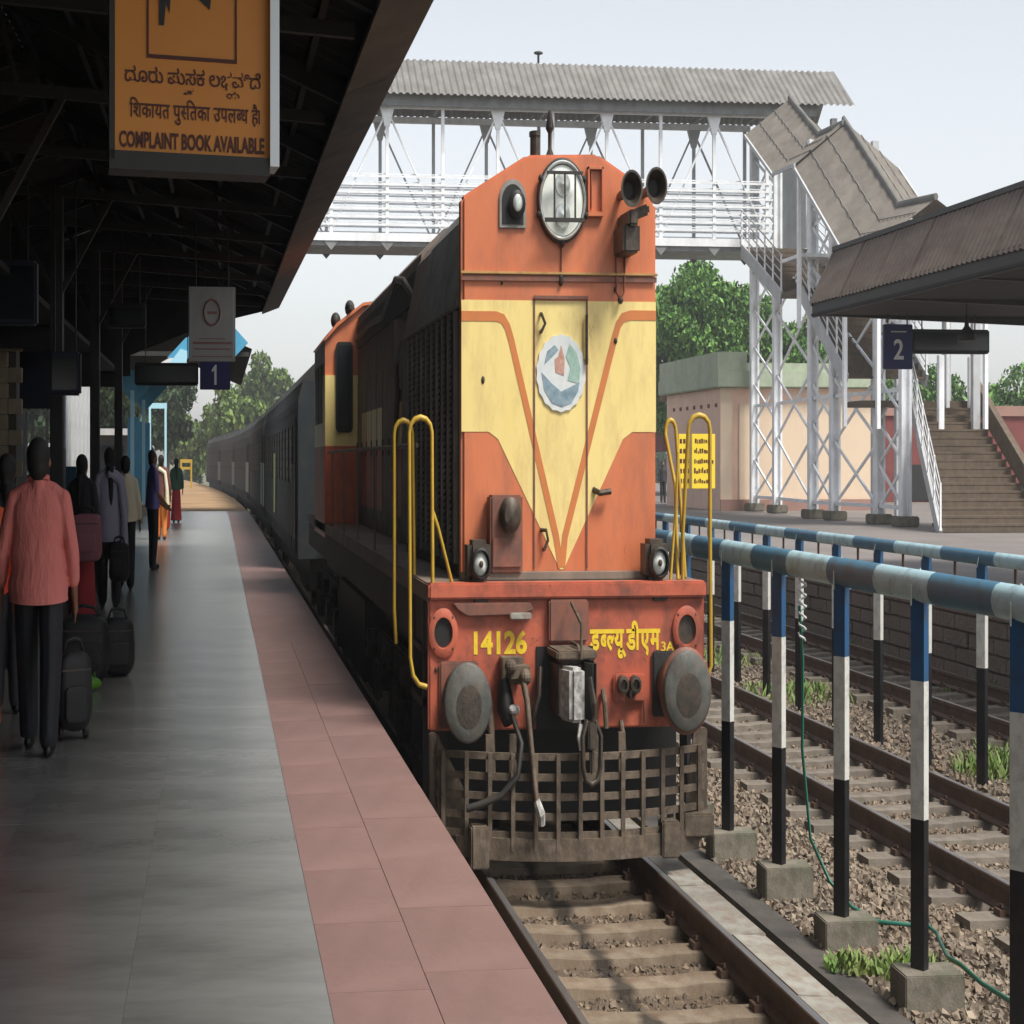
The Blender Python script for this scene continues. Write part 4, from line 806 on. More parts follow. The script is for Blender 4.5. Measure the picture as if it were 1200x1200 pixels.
# small grey notice, platform number one, indicator boards
n1 = thing('notice_board', 'grey notice board with a red circular emblem hanging under the canopy', 'sign', (-.1, 22, 3.54))
MB().box(-.43, .43, 0, .06, 0, .82).build('panel', M['paper'], n1, bev=.006); MB().box(-.37, .37, -.004, -.001, .05, .06).box(-.33, .33, -.004, -.001, .13, .145).box(-.36, .36, -.004, -.001, .19, .215).box(-.25, .25, -.004, -.001, .245, .255).build('faded_lines', M['paperr'], n1)
MB().tube([(.15 * cos(2 * pi * k / 24), -.006, .54 + .14 * sin(2 * pi * k / 24)) for k in range(25)], .014, 6).build('emblem_ring', M['paperr'], n1); MB().box(-.09, .09, -.0045, -.0035, .52, .55).build('emblem_mark', M['paperr'], n1)
MB().box(-.40, -.385, -.004, -.001, .04, .78).box(.385, .40, -.004, -.001, .04, .78).build('border', M['frame'], n1); hang(n1, (-.3, .3), .03, .82, 1.6)
p1 = thing('platform_number_sign', 'small blue hanging sign with the white number 1 under the left canopy', 'sign', (-.06, 29, 3.48))
MB().box(-.37, .37, 0, .08, 0, .42).build('panel', M['navy'], p1, bev=.006); MB().prism([(-.02, .07), (.035, .07), (.035, .36), (0, .36), (-.08, .29), (-.08, .25), (-.02, .28)], 'y', -.004, -.001).build('lettering', M['whitep'], p1); hang(p1, (-.25, .25), .04, .42, 1.9)
def board(x, y, z, w, hh, label, m='black'):
    b = thing('indicator_board', label, 'board', (x, y, z)); MB().box(-w / 2, w / 2, 0, .18, 0, hh).build('case', M[m], b, bev=.02); MB().box(-w / 2 + .05, w / 2 - .05, -.006, -.001, .05, hh - .05).build('display', M['glass'], b); hang(b, (-w / 3, w / 3), .09, hh, 5.0 - z); return b
board(-1.25, 29.3, 3.55, 1.55, .33, 'long black train indicator board left of the blue number 1 sign')
board(-3.0, 17.2, 3.6, .85, .55, 'dark square board hanging high in the shade at far left', 'navyd'); board(-2.35, 18.5, 3.05, .48, .4, 'navy board hanging low above the heads at far left', 'navyd')
board(-1.9, 25, 4.1, .8, .3, 'small dark board high under the canopy behind the orange sign', 'black')
fx = thing('tube_light', 'unlit tube light fitting at the top left corner under the canopy', 'lamp', (-1.35, 7.3, 4.55))
MB().tube([(-.1, -.7, .02), (-.1, .7, .02)], .025, 8).build('tube', M['frame'], fx); MB().box(-.15, -.05, -.75, .75, .05, .1).build('fitting', M['frame'], fx)

# ------------------------------------------------------------------ platform two and its canopy
p2 = link('far_platform', None, kind='structure')
MB().box(15.25, 60, 5, 140, -.5, .815).build('platform_base', M['pf2'], p2)
MB().box(15.2, 17.2, 5, 140, .816, .84).build('edge_paving', M['pinkfar'], p2); MB().box(17.21, 60, 5, 140, .816, .84).build('platform_surface', M['asphalt'], p2)
cm2 = MB().box(0, .35, .01, .99, .841, .90).mesh('coping_stone', M['kerb'], bev=.01)
for r_ in range(5):
    for k in range(38):
        x = 0; y = 14 + .8 * k + .4 * (r_ % 2)
        if r_ == 0: cw = [MB().box(-.05, 0, .01 + a, .79 - a, .01, .19).mesh('stone_block', M['pf2'], bev=.012) for a in (0, .01)] if k == 0 else cw
        link('stone_block', cw[(k + r_) % 2], p2, (15.25 - .01 * ((k * 7 + r_ * 3) % 4), y, -.22 + r_ * .2))
c2 = thing('platform_canopy', 'brown sheeted canopy over the right hand platform', 'canopy', (15, 28.8, .84)); c2.location = (0, 0, 0)
A, B = 6.0, 28.8
for k in range(16):
    a = A + k * (B - A) / 16; b = a + (B - A) / 16 + .06
    dz = .008 * (k % 2)
    sheet(MB(), 14.98, 4.80 + dz, 15.62, 5.60 + dz, a, b, .16, .018).build('fascia_sheet', M['canopyr'], c2, flip=False)
MB().bar((15.63, A, 5.64), (15.63, B + .05, 5.64), .1, .07).build('ridge_cap', M['steel'], c2)
MB().prism([(14.98, 4.78), (15.62, 5.6), (18.8, 6.0), (22.2, 4.95)], 'y', B - .03, B + .02).build('gable_end', M['steel'], c2)
MB().box(15.0, 22.3, A - .1, A, 4.6, 6.0).build('gable_end', M['steel'], c2)
sheet(MB(), 15.62, 5.6, 18.8, 6.0, A, B, .3, .02).build('roof_sheet', M['under'], c2, flip=False); sheet(MB(), 18.8, 6.0, 22.4, 4.95, A, B, .3, .02).build('roof_sheet', M['under'], c2, flip=False)
MB().box(15.0, 22.3, A, B, 4.62, 4.66).build('ceiling', M['under'], c2)
MB().box(15.03, 15.08, A, B, 4.60, 4.86).build('eave_beam', M['steel'], c2)
for k in range(8):
    yy = 7.5 + 3 * k; MB().bar((15.1, yy, 4.7), (22.2, yy, 4.55), .1, .18).build('rafter', M['steel'], c2)
    if k % 2 == 0: MB().box(18.55, 18.8, yy - .1, yy + .1, .841, 4.6).build('column', M['steel'], c2, bev=.01)
for k in range(4):
    b0 = thing('platform_lamp', ['dark hanging lamp under the right canopy near its end', 'second dark hanging lamp under the right canopy', 'third dark hanging lamp under the right canopy', 'nearest dark hanging lamp under the right canopy'][k], 'lamp', (17.3, 26 - 4 * k, 4.1))
    MB().lathe([(.03, .35), (.05, .2), (.18, .08), (.2, 0), (.17, -.01)], (0, 0, 0), 'z', 16).build('shade', M['steel'], b0); MB().tube([(0, 0, .3), (0, 0, .55)], .012, 6).build('hanger', M['steel'], b0)
s2 = thing('platform_number_sign', 'dark blue hanging sign with the white number 2 under the right canopy', 'sign', (16.85, 28, 3.80))
MB().box(-.37, .37, 0, .1, 0, .66).build('panel', mat('night_blue_sign', (.02, .03, .13), rough=.5), s2, bev=.01); textmesh(MB(), '2', -.13, .13, .14, .44, -.003, bold=.02).build('lettering', M['whitep'], s2); MB().box(-.2, .2, -.003, -.001, .54, .56).build('small_print', M['frame'], s2); hang(s2, (-.25, .25), .05, .66, .9)
b2 = thing('indicator_board', 'long black train indicator board right of the number 2 sign', 'board', (18.28, 28.1, 4.04)); MB().box(-1.03, 1.03, 0, .2, 0, .36).build('case', M['black'], b2, bev=.02); MB().box(-.98, .98, -.006, -.001, .05, .31).build('display', M['glass'], b2); hang(b2, (-.7, .7), .1, .36, .6)
yb = thing('name_board', 'yellow lettered station board on two posts on the right hand platform', 'sign', (16.2, 38.8, .84))
MB().box(-.2, .62, 0, .05, 1.05, 2.15).build('panel', M['board'], yb, bev=.008); MB().box(-.62, -.215, .1, .15, 1.05, 2.15).build('panel', M['board'], yb, bev=.008)
MB().tube([(-.55, .12, 0), (-.55, .12, 1.1)], .03, 8).build('post', M['steel'], yb); MB().tube([(.5, .07, 0), (.5, .07, 1.1)], .03, 8).build('post', M['steel'], yb)
ink = MB()
for r_ in range(5):
    x_ = -.13 + .05 * RNG.random()
    while x_ < .5:
        w_ = .02 + .05 * RNG.random(); z_ = 1.15 + r_ * .2 + .02 * RNG.random(); ink.box(x_, x_ + w_, -.004, -.001, z_, z_ + .05 + .06 * RNG.random()); x_ += w_ + .008 + .02 * RNG.random()
    for k in range(3): ink.box(-.58 + k * .12, -.5 + k * .12, .096, .099, 1.16 + r_ * .2, 1.25 + r_ * .2)
ink.build('faded_lettering', M['signbr'], yb, kind='stuff')

# ------------------------------------------------------------------ foot overbridge
fb = thing('footbridge', 'white steel lattice foot overbridge with corrugated roof crossing all tracks', 'bridge', (28.9, 60, .84)); fb.location = (0, 0, 0)
YF, YB2 = 58.9, 61.5
nod = [14.15 + 2.83 * k for k in range(-7, 6)]
XL, XR = nod[0] - .3, 28.6
for yy, mm in ((YF, 'fobw'), (YB2, 'fobg')):
    MB().box(XL, XR, yy - .06, yy + .06, 12.95, 13.15).build('top_chord', M['fobw'], fb); MB().box(XL, XR, yy - .08, yy + .08, 8.98, 9.22).build('bottom_chord', M['fobw'], fb)
    for k, x in enumerate(nod):
        MB().box(x - .08, x + .08, yy - .05, yy + .05, 9.22, 12.95).build('truss_post', M[mm], fb)
        if k % 2 == 1:
            for sg_ in (-1, 1):
                if k + sg_ < len(nod): MB().bar((x, yy + .02, 12.9), (nod[k + sg_], yy + .02, 9.25), .085, .07).build('diagonal', M[mm], fb)
            MB().prism([(x - .35, 12.95), (x + .35, 12.95), (x + .12, 12.4), (x - .12, 12.4)], 'y', yy - .07, yy + .07).build('gusset_plate', M[mm], fb)
        MB().prism([(x - .4, 8.98), (x + .4, 8.98), (x, 8.7)], 'y', yy - .05, yy + .05).build('gusset_plate', M['gird'], fb)
    for j in range(7): MB().box(XL, XR, yy - .075, yy - .06, 9.44 + j * .24, 9.50 + j * .24).build('railing_bar', M['fobw'], fb)
    sc = MB()
    for j in range(7): sc.box(XL, XR, yy + .052, yy + .056, 9.54 + j * .24, 9.575 + j * .24)
    sc.build('screen_strips', M['fobw'], fb, kind='stuff')
MB().box(XL, XR + .3, YF, YB2, 8.84, 8.975).build('deck', M['gird'], fb)
for x in nod: MB().box(x - .08, x + .08, YF, YB2, 13.16, 13.3).build('cross_beam', M['gird'], fb)
MB().box(XL, 30.8, YF - .35, YF - .25, 12.98, 13.42).build('eave_fascia', M['gird'], fb)
def xsheet(mb, xa, xb, y0, z0, y1, z1, pitch=.34, amp=.035):
    n = int((xb - xa) / (pitch / 4)); vs = []
    for i in range(n + 1):
        x = xa + (xb - xa) * i / n; o = amp * sin(2 * pi * i / 4 + .7)
        vs += [(x, y0, z0 + o), (x + (0 if i < n else -.9), y1, z1 + o)]
    return mb.add(vs, [(2 * i, 2 * i + 1, 2 * i + 3, 2 * i + 2) for i in range(n)])
xsheet(MB(), XL, 32.7, YF - .7, 13.28, 60.2, 14.68).build('roof_sheet', M['asb'], fb, flip=False); xsheet(MB(), XL, 32.7, YB2 + .7, 13.28, 60.21, 14.68).build('roof_sheet', M['asb'], fb, flip=False)
MB().tube([(16.6, 60.2, 14.7), (16.6, 60.2, 15.0)], .06, 6).ell((16.6, 60.2, 15.0), (.25, .1, .06)).build('roof_finial', M['steel'], fb)
MB().box(30.4, 30.5, YF, YB2, 9, 13.2).build('end_frame', M['fobg'], fb)
# towers: paired columns with lattice lacing
def lace(mb, a, b, z0, z1, step, w=.06):
    z = z0
    while z < z1 - .1:
        zz = min(z + step, z1); mb.bar((a[0], a[1], z), (b[0], b[1], zz), w); mb.bar((b[0], b[1] + .03, z), (a[0], a[1] + .03, zz), w); z += step
    return mb
cols = [(28.85, 61.5, 13.0), (28.9, 59.0, 13.0), (27.9, 53.4, 11.4), (28.05, 51.7, 9.9), (28.3, 48.5, 7.5), (28.2, 46.4, 6.7), ]
for i, (x, y, zt) in enumerate(cols):
    MB().box(x - .22, x - .12, y - .12, y + .12, .95, zt).box(x + .12, x + .22, y - .12, y + .12, .95, zt).box(x - .12, x + .12, y - .02, y + .02, .95, zt).build('tower_column', M['fobw'], fb)
    MB().box(x - .42, x + .42, y - .35, y + .35, .842, 1.1).build('tower_footing', M['footing'], fb, bev=.03)
for i, j in ((0, 1), (1, 2), (2, 3), (3, 4), (4, 5)):
    a, b = cols[i], cols[j]
    if i == 1: z1 = 8.6; st_ = 1.9
    else: z1 = min(a[2], b[2]) - .4; st_ = (1.2, 1.9, 1.1, 1.7, 1.1)[i]
    z = 1.3
    while z < z1 - .3:
        zz = min(z + st_, z1)
        MB().bar((a[0] + .05, a[1], z), (b[0] + .05, b[1], zz), .075).build('lattice_brace', M['fobw'], fb); MB().bar((b[0] - .05, b[1], z), (a[0] - .05, a[1], zz), .075).build('lattice_brace', M['fobw'], fb)
        z += st_
    for z in (1.3, 4.2): MB().bar((a[0], a[1], z), (b[0], b[1], z), .1).build('tie_bar', M['fobw'], fb)
# second row of columns on the far side of the stair
for i, (x, y, zt) in enumerate(cols):
    if i > 0: MB().box(x + 2.9, x + 3.2, y - .1, y + .1, .95, zt).build('tower_column', M['fobg'], fb)
# staircase: two roofed upper flights and an open bottom flight
sc_ = thing('footbridge_staircase', 'covered staircase coming down from the footbridge to the right platform', 'staircase', (28.6, 45, .84)); sc_.location = (0, 0, 0)
XA, XB = 26.9, 30.5
def flight(ya, za, yb, zb, n, xa=(XA, XA), xb=(XB, XB)):
    for k in range(n):
        f = k / n; y = ya + (yb - ya) * f; y2 = ya + (yb - ya) * (k + 1) / n; z = za + (zb - za) * (k + 1) / n
        a = xa[0] + (xa[1] - xa[0]) * f; b = xb[0] + (xb[1] - xb[0]) * f
        MB().box(a, b, min(y, y2) - .04, max(y, y2), z - .05, z).box(a, b, max(y, y2) - .03, max(y, y2), z, z - (zb - za) / n - .052 if zb < za else z).build('step', M['stair'], sc_)
    for sidx, (s0, s1) in enumerate((xa, xb)):
        if sidx == 1 and xa != (XA, XA): MB().bar((s0 + .15, ya, za + .35), (s1 + .15, yb, zb + .2), .25, .5).build('parapet', M['stair'], sc_); continue
        MB().bar((s0, ya, za - .12), (s1, yb, zb - .12), .1, .4).build('stringer', M['fobg'], sc_)
        for hgt in (.35, .6, .85, 1.1): MB().bar((s0, ya, za + hgt), (s1, yb, zb + hgt), .035).build('handrail', M['fobg'], sc_)
        for k in range(6):
            f = k / 5; MB().bar((s0 + (s1 - s0) * f, ya + (yb - ya) * f, za + (zb - za) * f), (s0 + (s1 - s0) * f, ya + (yb - ya) * f, za + (zb - za) * f + 1.12), .06).build('baluster', M['fobw'], sc_)
    d = MB(); d.add([(xa[0] + .05, ya, za - .30), (xb[0] - .05, ya, za - .30), (xb[1] - .05, yb, zb - .30), (xa[1] + .05, yb, zb - .30)], [(0, 1, 2, 3)])
flight(58.8, 9.0, 54.5, 7.2, 10); flight(52.6, 7.2, 48.6, 4.6, 14); flight(47.4, 3.95, 42.3, .84, 17, (XA + 2.2, XA + .2), (XB + 1.2, XB + 1.0))
MB().box(XA, XB, 52.6, 54.5, 7.05, 7.2).build('landing', M['stair'], sc_); MB().box(XA, XB + 1.2, 47.4, 48.6, 3.8, 3.95).build('landing', M['stair'], sc_)
MB().box(XA - .02, XB, 52.6, 54.4, 8.05, 8.15).build('landing_rail', M['fobw'], sc_)
def groof(y0, z0, y1, z1, xl, xr, drop, xm=28.3, dx=0, ov=.0):
    """gabled sheet roof over a flight; ridge from (y0,z0) to (y1,z1)"""
    for s_, xo in ((0, xl), (1, xr)):
        n = 36; vs = []
        for i in range(n + 1):
            f = i / n; y = y0 + (y1 - y0) * f; z = z0 + (z1 - z0) * f; o = .025 * sin(2 * pi * i / 4 + .5); xx = dx * f
            for g in (0, 1): vs.append((xm + xx + (xo - xm) * g, y, z + o - drop * g))
        MB().add(vs, [(2 * i, 2 * i + 1, 2 * i + 3, 2 * i + 2) for i in range(n)]).build('stair_roof_sheet', M['asb2'], sc_, flip=False)
        for g in (.33, .66): MB().bar((xm + (xo - xm) * g, y0, z0 - drop * g + .04), (xm + dx + (xo - xm) * g, y1, z1 - drop * g + .04), .03, .02).build('sheet_lap', M['asb'], sc_)
        MB().bar((xo, y0, z0 - drop), (xo + dx, y1, z1 - drop), .08, .1).build('eave_bar', M['fobg'], sc_)
    MB().tube([(xm, y0, z0 + .06), (xm + dx, y1, z1 + .06)], .09, 8).build('ridge_cap', M['asb'], sc_)
groof(56.3, 13.05, 53.3, 11.45, 25.9, 30.3, 1.1, 28.2); groof(53.3, 11.5, 51.2, 11.45, 25.9, 30.3, 1.1, 28.2); groof(51.4, 11.6, 47.3, 8.75, 25.9, 30.9, 1.25, 28.3, .2); groof(47.3, 8.75, 44.6, 8.6, 25.9, 31, 1.1, 28.4)
for y, zt in ((51.2, 10.2), (47.3, 7.5), (44.8, 7.4)):
    for x in (26.1, 30.6): MB().box(x - .07, x + .07, y - .07, y + .07, zt - 4.2, zt).build('roof_post', M['fobw'], sc_)
for x, y in ((29.2, 38.5), (31.0, 39.2)):
    q = thing('white_post', 'tall white steel post left of the pair behind the far staircase' if x < 30 else 'tall white steel post right of the pair behind the far staircase', 'post', (x + .6, y + 8, .84)); MB().box(-.12, .12, -.08, .08, 0, 4.2).build('shaft', M['fobw'], q, bev=.01); MB().box(-.25, .25, -.2, .2, 0, .08).build('base_plate', M['gird'], q)

# ------------------------------------------------------------------ buildings beyond platform two
pbg = thing('peach_building', 'peach plastered building with a pale green parapet behind the footbridge columns', 'building', (27.3, 62, .84)); pbg.location = (0, 0, 0)
MB().box(27.3, 36, 62.2, 70, .84, 4.8).build('wall', M['peach'], pbg); MB().box(27.22, 27.9, 62.1, 62.19, .84, 4.79).build('corner_pilaster', M['peachb'], pbg)
MB().box(28.3, 35.9, 62.15, 62.19, 1.2, 4.3).build('front_panel', M['peachb'], pbg); MB().box(26.9, 36.3, 61.8, 70.4, 4.81, 5.35).build('cornice', M['pgreen'], pbg, bev=.03)
MB().box(26.95, 28.6, 61.85, 70.3, 5.352, 5.95).build('parapet', M['pgreen'], pbg); MB().box(28.6, 36.2, 61.9, 70.2, 5.352, 5.6).build('parapet', M['pgreen'], pbg)
for k in range(7): MB().box(27.26, 27.299, 62.7 + k * 1.0, 62.95 + k * 1.0, 4.2, 4.32).build('vent', M['maroon'], pbg)

MB().box(27.2, 36.05, 62.0, 62.09, .84, 1.2).build('plinth', M['pinkfar'], pbg)
mw = thing('maroon_wall', 'long maroon wall with a pink coping behind the footbridge stairs', 'wall', (31, 72, .84)); mw.location = (0, 0, 0)
MB().box(31, 70, 74, 74.3, .84, 4.2).build('wall', M['maroon'], mw); MB().box(31, 70, 73.9, 74.4, 4.201, 4.6).build('coping', M['pinkfar'], mw)
for k in range(9): MB().box(33 + k * 4, 34.8 + k * 4, 73.95, 73.999, .9, 2.3).build('doorway', M['black'], mw)
ms = thing('low_maroon_shed', 'low maroon shed with white pillars seen past the locomotive at the far platform', 'building', (26, 100, .84)); ms.location = (0, 0, 0)
MB().box(34.8, 44, 90, 96, 2.9, 5.2).build('wall', M['maroon'], ms); MB().box(34.5, 44.3, 89.6, 96.3, 5.201, 5.5).build('roof', M['pinkfar'], ms)
for k in range(4): MB().box(35.2 + k * 2.4, 35.6 + k * 2.4, 90, 90.3, .84, 2.9).build('pillar', M['whitep'], ms)

# ------------------------------------------------------------------ trees
def crown(n, R, seed, leafsize=.16, clumps=26, low=.25):
    r = np.random.default_rng(seed)
    C = r.normal(size=(clumps, 3)); C /= np.linalg.norm(C, axis=1)[:, None]; C *= (r.random((clumps, 1)) ** .5) * np.array([R[0], R[1], R[2]]) * .8
    C[:, 2] = np.maximum(C[:, 2], -R[2] * .55)
    cr = (.22 + .25 * r.random(clumps)) * min(R)
    k = r.integers(0, clumps, n); d = r.normal(size=(n, 3)); d /= np.linalg.norm(d, axis=1)[:, None]
    P = C[k] + d * (cr[k] * (.55 + .5 * r.random(n)))[:, None] * np.array([1.15, 1.15, .8])
    a = r.normal(size=(n, 3)); a /= np.linalg.norm(a, axis=1)[:, None]; b = np.cross(a, r.normal(size=(n, 3))); b /= np.linalg.norm(b, axis=1)[:, None]
    s = leafsize * (.6 + .8 * r.random(n))[:, None]
    V = np.stack([P - a * s, P + b * s * .55, P + a * s, P - b * s * .55], 1).reshape(-1, 3); V[:, 0] *= SX
    return V, np.arange(4 * n).reshape(-1, 4), C
TREE = {}
def tree(kind, x, y, z, hgt, R, n, seed, m, label, group='trees behind the station', lean=0, ls=.17):
    key = (kind, seed)
    if key not in TREE:
        V, F, C = crown(n, R, seed, ls)
        me = bpy.data.meshes.new('crown'); me.from_pydata(V.tolist(), [], F.tolist()); me.materials.append(M[m])
        tm = MB(); th_ = hgt
        tm.tube([(0, 0, 0), (.1, .05, th_ * .35), (0, 0, th_ * .7), (.1, 0, th_)], [.26, .2, .13, .05], 8)
        for c in C[:9]: tm.tube([(0.02, 0, th_ * .55), (c[0] * .4, c[1] * .4, th_ * .75 + c[2] * .2), (c[0] * .7, c[1] * .7, th_ + c[2] * .7)], [.1, .06, .02], 6)
        TREE[key] = (me, C)
    a, C = TREE[key]; tk = (kind, seed, hgt)
    if tk not in TREE:
        tm = MB(); th_ = hgt
        tm.tube([(0, 0, 0), (.1, .05, th_ * .35), (0, 0, th_ * .7), (.1, 0, th_)], [.26, .2, .13, .05], 8)
        for c in C[:9]: tm.tube([(0.02, 0, th_ * .55), (c[0] * .4, c[1] * .4, th_ * .75 + c[2] * .2), (c[0] * .7, c[1] * .7, th_ + c[2] * .7)], [.1, .06, .02], 6)
        TREE[tk] = tm.mesh('trunk', M['bark'])
    b = TREE[tk]; t = thing(kind, label, 'tree', (x, y, z), group)
    link('crown', a, t, (0, 0, hgt)); link('trunk', b, t); return t
G = 'leafy green tree in the wood rising behind the peach building and footbridge'
i = 0
for x, y, hgt, sd_ in ((35.2, 88, 8.2, 1), (39.5, 92, 8.8, 2), (37.5, 90, 5, 3), (44, 95, 8.0, 3), (49, 94, 7.0, 1), (55, 97, 6.4, 2), (33, 92, 7.2, 2), (46, 90, 5, 1), (61, 96, 4.2, 3), (67, 95, 4.0, 1), (73, 94, 4.4, 2), (33.5, 104, 6, 3), (80, 95, 4.6, 3)):
    tree('broadleaf_tree', x, y, .3, hgt, (3.6, 3, 3.2), 16000, sd_, 'leaf', G, 'broadleaf trees behind the peach building')
for x, y, hgt, sd_ in ((43, 84, 2.2, 11), (50, 82, 2, 12), (58, 82, 2.2, 11), (66, 82, 2, 12), (74, 82, 2.0, 11)):
    tree('bushy_tree', x, y, .5, hgt, (4.2, 2.5, 2.2), 6000, sd_, 'leafd', 'dark bushy tree low behind the maroon wall', 'dark bushy trees low behind the maroon wall')
L2 = 'yellow green tree overhanging the far end of the train'
for x, y, hgt, sd_ in ((2.5, 150, 5.2, 21), (6.5, 158, 7.4, 22), (10.5, 150, 4.6, 21), (0, 168, 3.6, 22), (-4, 175, 3.8, 21), (15, 160, 5.0, 22)):
    tree('roadside_tree', x, y, .2, hgt, (3.6, 3.2, 3.4), 7000, sd_, 'leafy', L2, 'yellow green trees past the far end of the train', ls=.3)
for x, y, hgt, sd_ in ((-9, 96, 5, 31), (-14, 92, 5, 32), (-5.5, 130, 5, 31), (-11, 120, 5, 32), (-20, 110, 5, 31), (-17, 80, 4.5, 32), (-10.5, 150, 5, 31), (-19, 66, 5, 32)):
    tree('shade_tree', x, y, .84, hgt, (4.4, 3.4, 3.6), 7000, sd_, 'leafd', 'dark shade tree beyond the blue shelter on the left platform', 'dark shade trees beyond the blue shelter', ls=.28)
V, F, C = crown(60000, (330, 14, 6), 77, .6, 240)
me = bpy.data.meshes.new('woodland'); V[:, 2] = np.abs(V[:, 2]) * .9; me.from_pydata(V.tolist(), [], F.tolist()); me.materials.append(M['leafd'])
link('woodland', me, None, (150, 210, 0), kind='stuff')

# small structures at the far end of the left platform
ky = thing('yellow_barrier', 'yellow painted frame at the far end of the left platform', 'barrier', (-3.1, 118, .84))
for x in (-.5, .5): MB().box(x - .08, x + .08, -.08, .08, 0, 1.7).build('post', M['yel'], ky)
MB().box(-.6, .6, -.06, .06, 1.5, 1.7).build('crossbar', M['yel'], ky); MB().box(-.5, .5, -.05, .05, 1.1, 1.25).build('crossbar', M['yel'], ky)
kw = thing('white_gate_frame', 'pale green door frame standing by the far shade trees', 'frame', (-4.6, 92, .84))
for x in (-.6, .6): MB().box(x - .08, x + .08, -.06, .06, 0, 4.2).build('post', M['skyl'], kw)
MB().box(-.7, .7, -.05, .05, 4.0, 4.25).build('lintel', M['skyl'], kw)
kk = thing('platform_kiosk', 'dim kiosk with a grey roof on the left platform past the blue shelter', 'kiosk', (-6.5, 78, .84))
MB().box(-2.4, 1.6, 0, 3, 0, 2.6).build('wall', M['shed'], kk); MB().box(-2.7, 1.9, -.4, 3.2, 2.6, 2.85).build('roof', M['fobg'], kk); MB().box(-1.6, .4, -.04, -.001, 1.0, 2.2).build('window', M['glass'], kk)

# ------------------------------------------------------------------ people
def blob(mb, voxel, smooth=3):
    me = bpy.data.meshes.new('b'); me.from_pydata(mb.v, [], mb.f); bm = bmesh.new(); bm.from_mesh(me); bmesh.ops.recalc_face_normals(bm, faces=bm.faces); bm.to_mesh(me); bm.free()
    o = bpy.data.objects.new('b', me); COL.objects.link(o)
    r = o.modifiers.new('r', 'REMESH'); r.mode = 'VOXEL'; r.voxel_size = voxel
    s = o.modifiers.new('s', 'SMOOTH'); s.iterations = smooth; s.factor = .5
    bpy.context.view_layer.update(); out = bpy.data.meshes.new_from_object(o.evaluated_get(bpy.context.evaluated_depsgraph_get()))
    bpy.data.objects.remove(o); bpy.data.meshes.remove(me)
    n = len(out.vertices); co = np.empty(n * 3, np.float32); out.vertices.foreach_get('co', co); co = co.reshape(-1, 3); co[:, 0] *= SX; out.vertices.foreach_set('co', co.ravel()); out.update(); out.shade_smooth(); return out
def limb(mb, pts, rad, n=10):
    """tapered limb with round joints, points joined into one surface by the remesh"""
    for p, r in zip(pts, rad): mb.ell(p, (r, r, r), n, 6)
    for a, b, ra, rb in zip(pts[:-1], pts[1:], rad[:-1], rad[1:]): mb.tube([a, b], [ra, rb], n)
def hand(mb, w, d, sgn, s=1.0, curl=.3):
    """palm and five separate bent fingers; w wrist point, d = hanging direction mostly down"""
    w = Vector(w); d = Vector(d).normalized(); f = Vector((0, 1, 0)); f = (f - d * f.dot(d)).normalized(); inn = d.cross(f) * sgn
    mb.tube([w, w + d * .045 * s, w + d * .09 * s], [.024 * s, .03 * s, .028 * s], 8)
    for k, (o, L) in enumerate(((-.027, .058), (-.009, .07), (.009, .075), (.026, .068))):
        b = w + d * .085 * s + f * o * s; m = b + d * L * .55 * s - inn * .01 * s * curl; e = m + (d * .75 - inn * curl).normalized() * L * .5 * s
        mb.tube([b, m, e], [.0095 * s, .0088 * s, .007 * s], 6)
    t = w + d * .03 * s + f * .028 * s; mb.tube([t, t + (d * .5 + f * .6).normalized() * .035 * s, t + (d + f * .45).normalized() * .065 * s], [.012 * s, .0105 * s, .008 * s], 6)
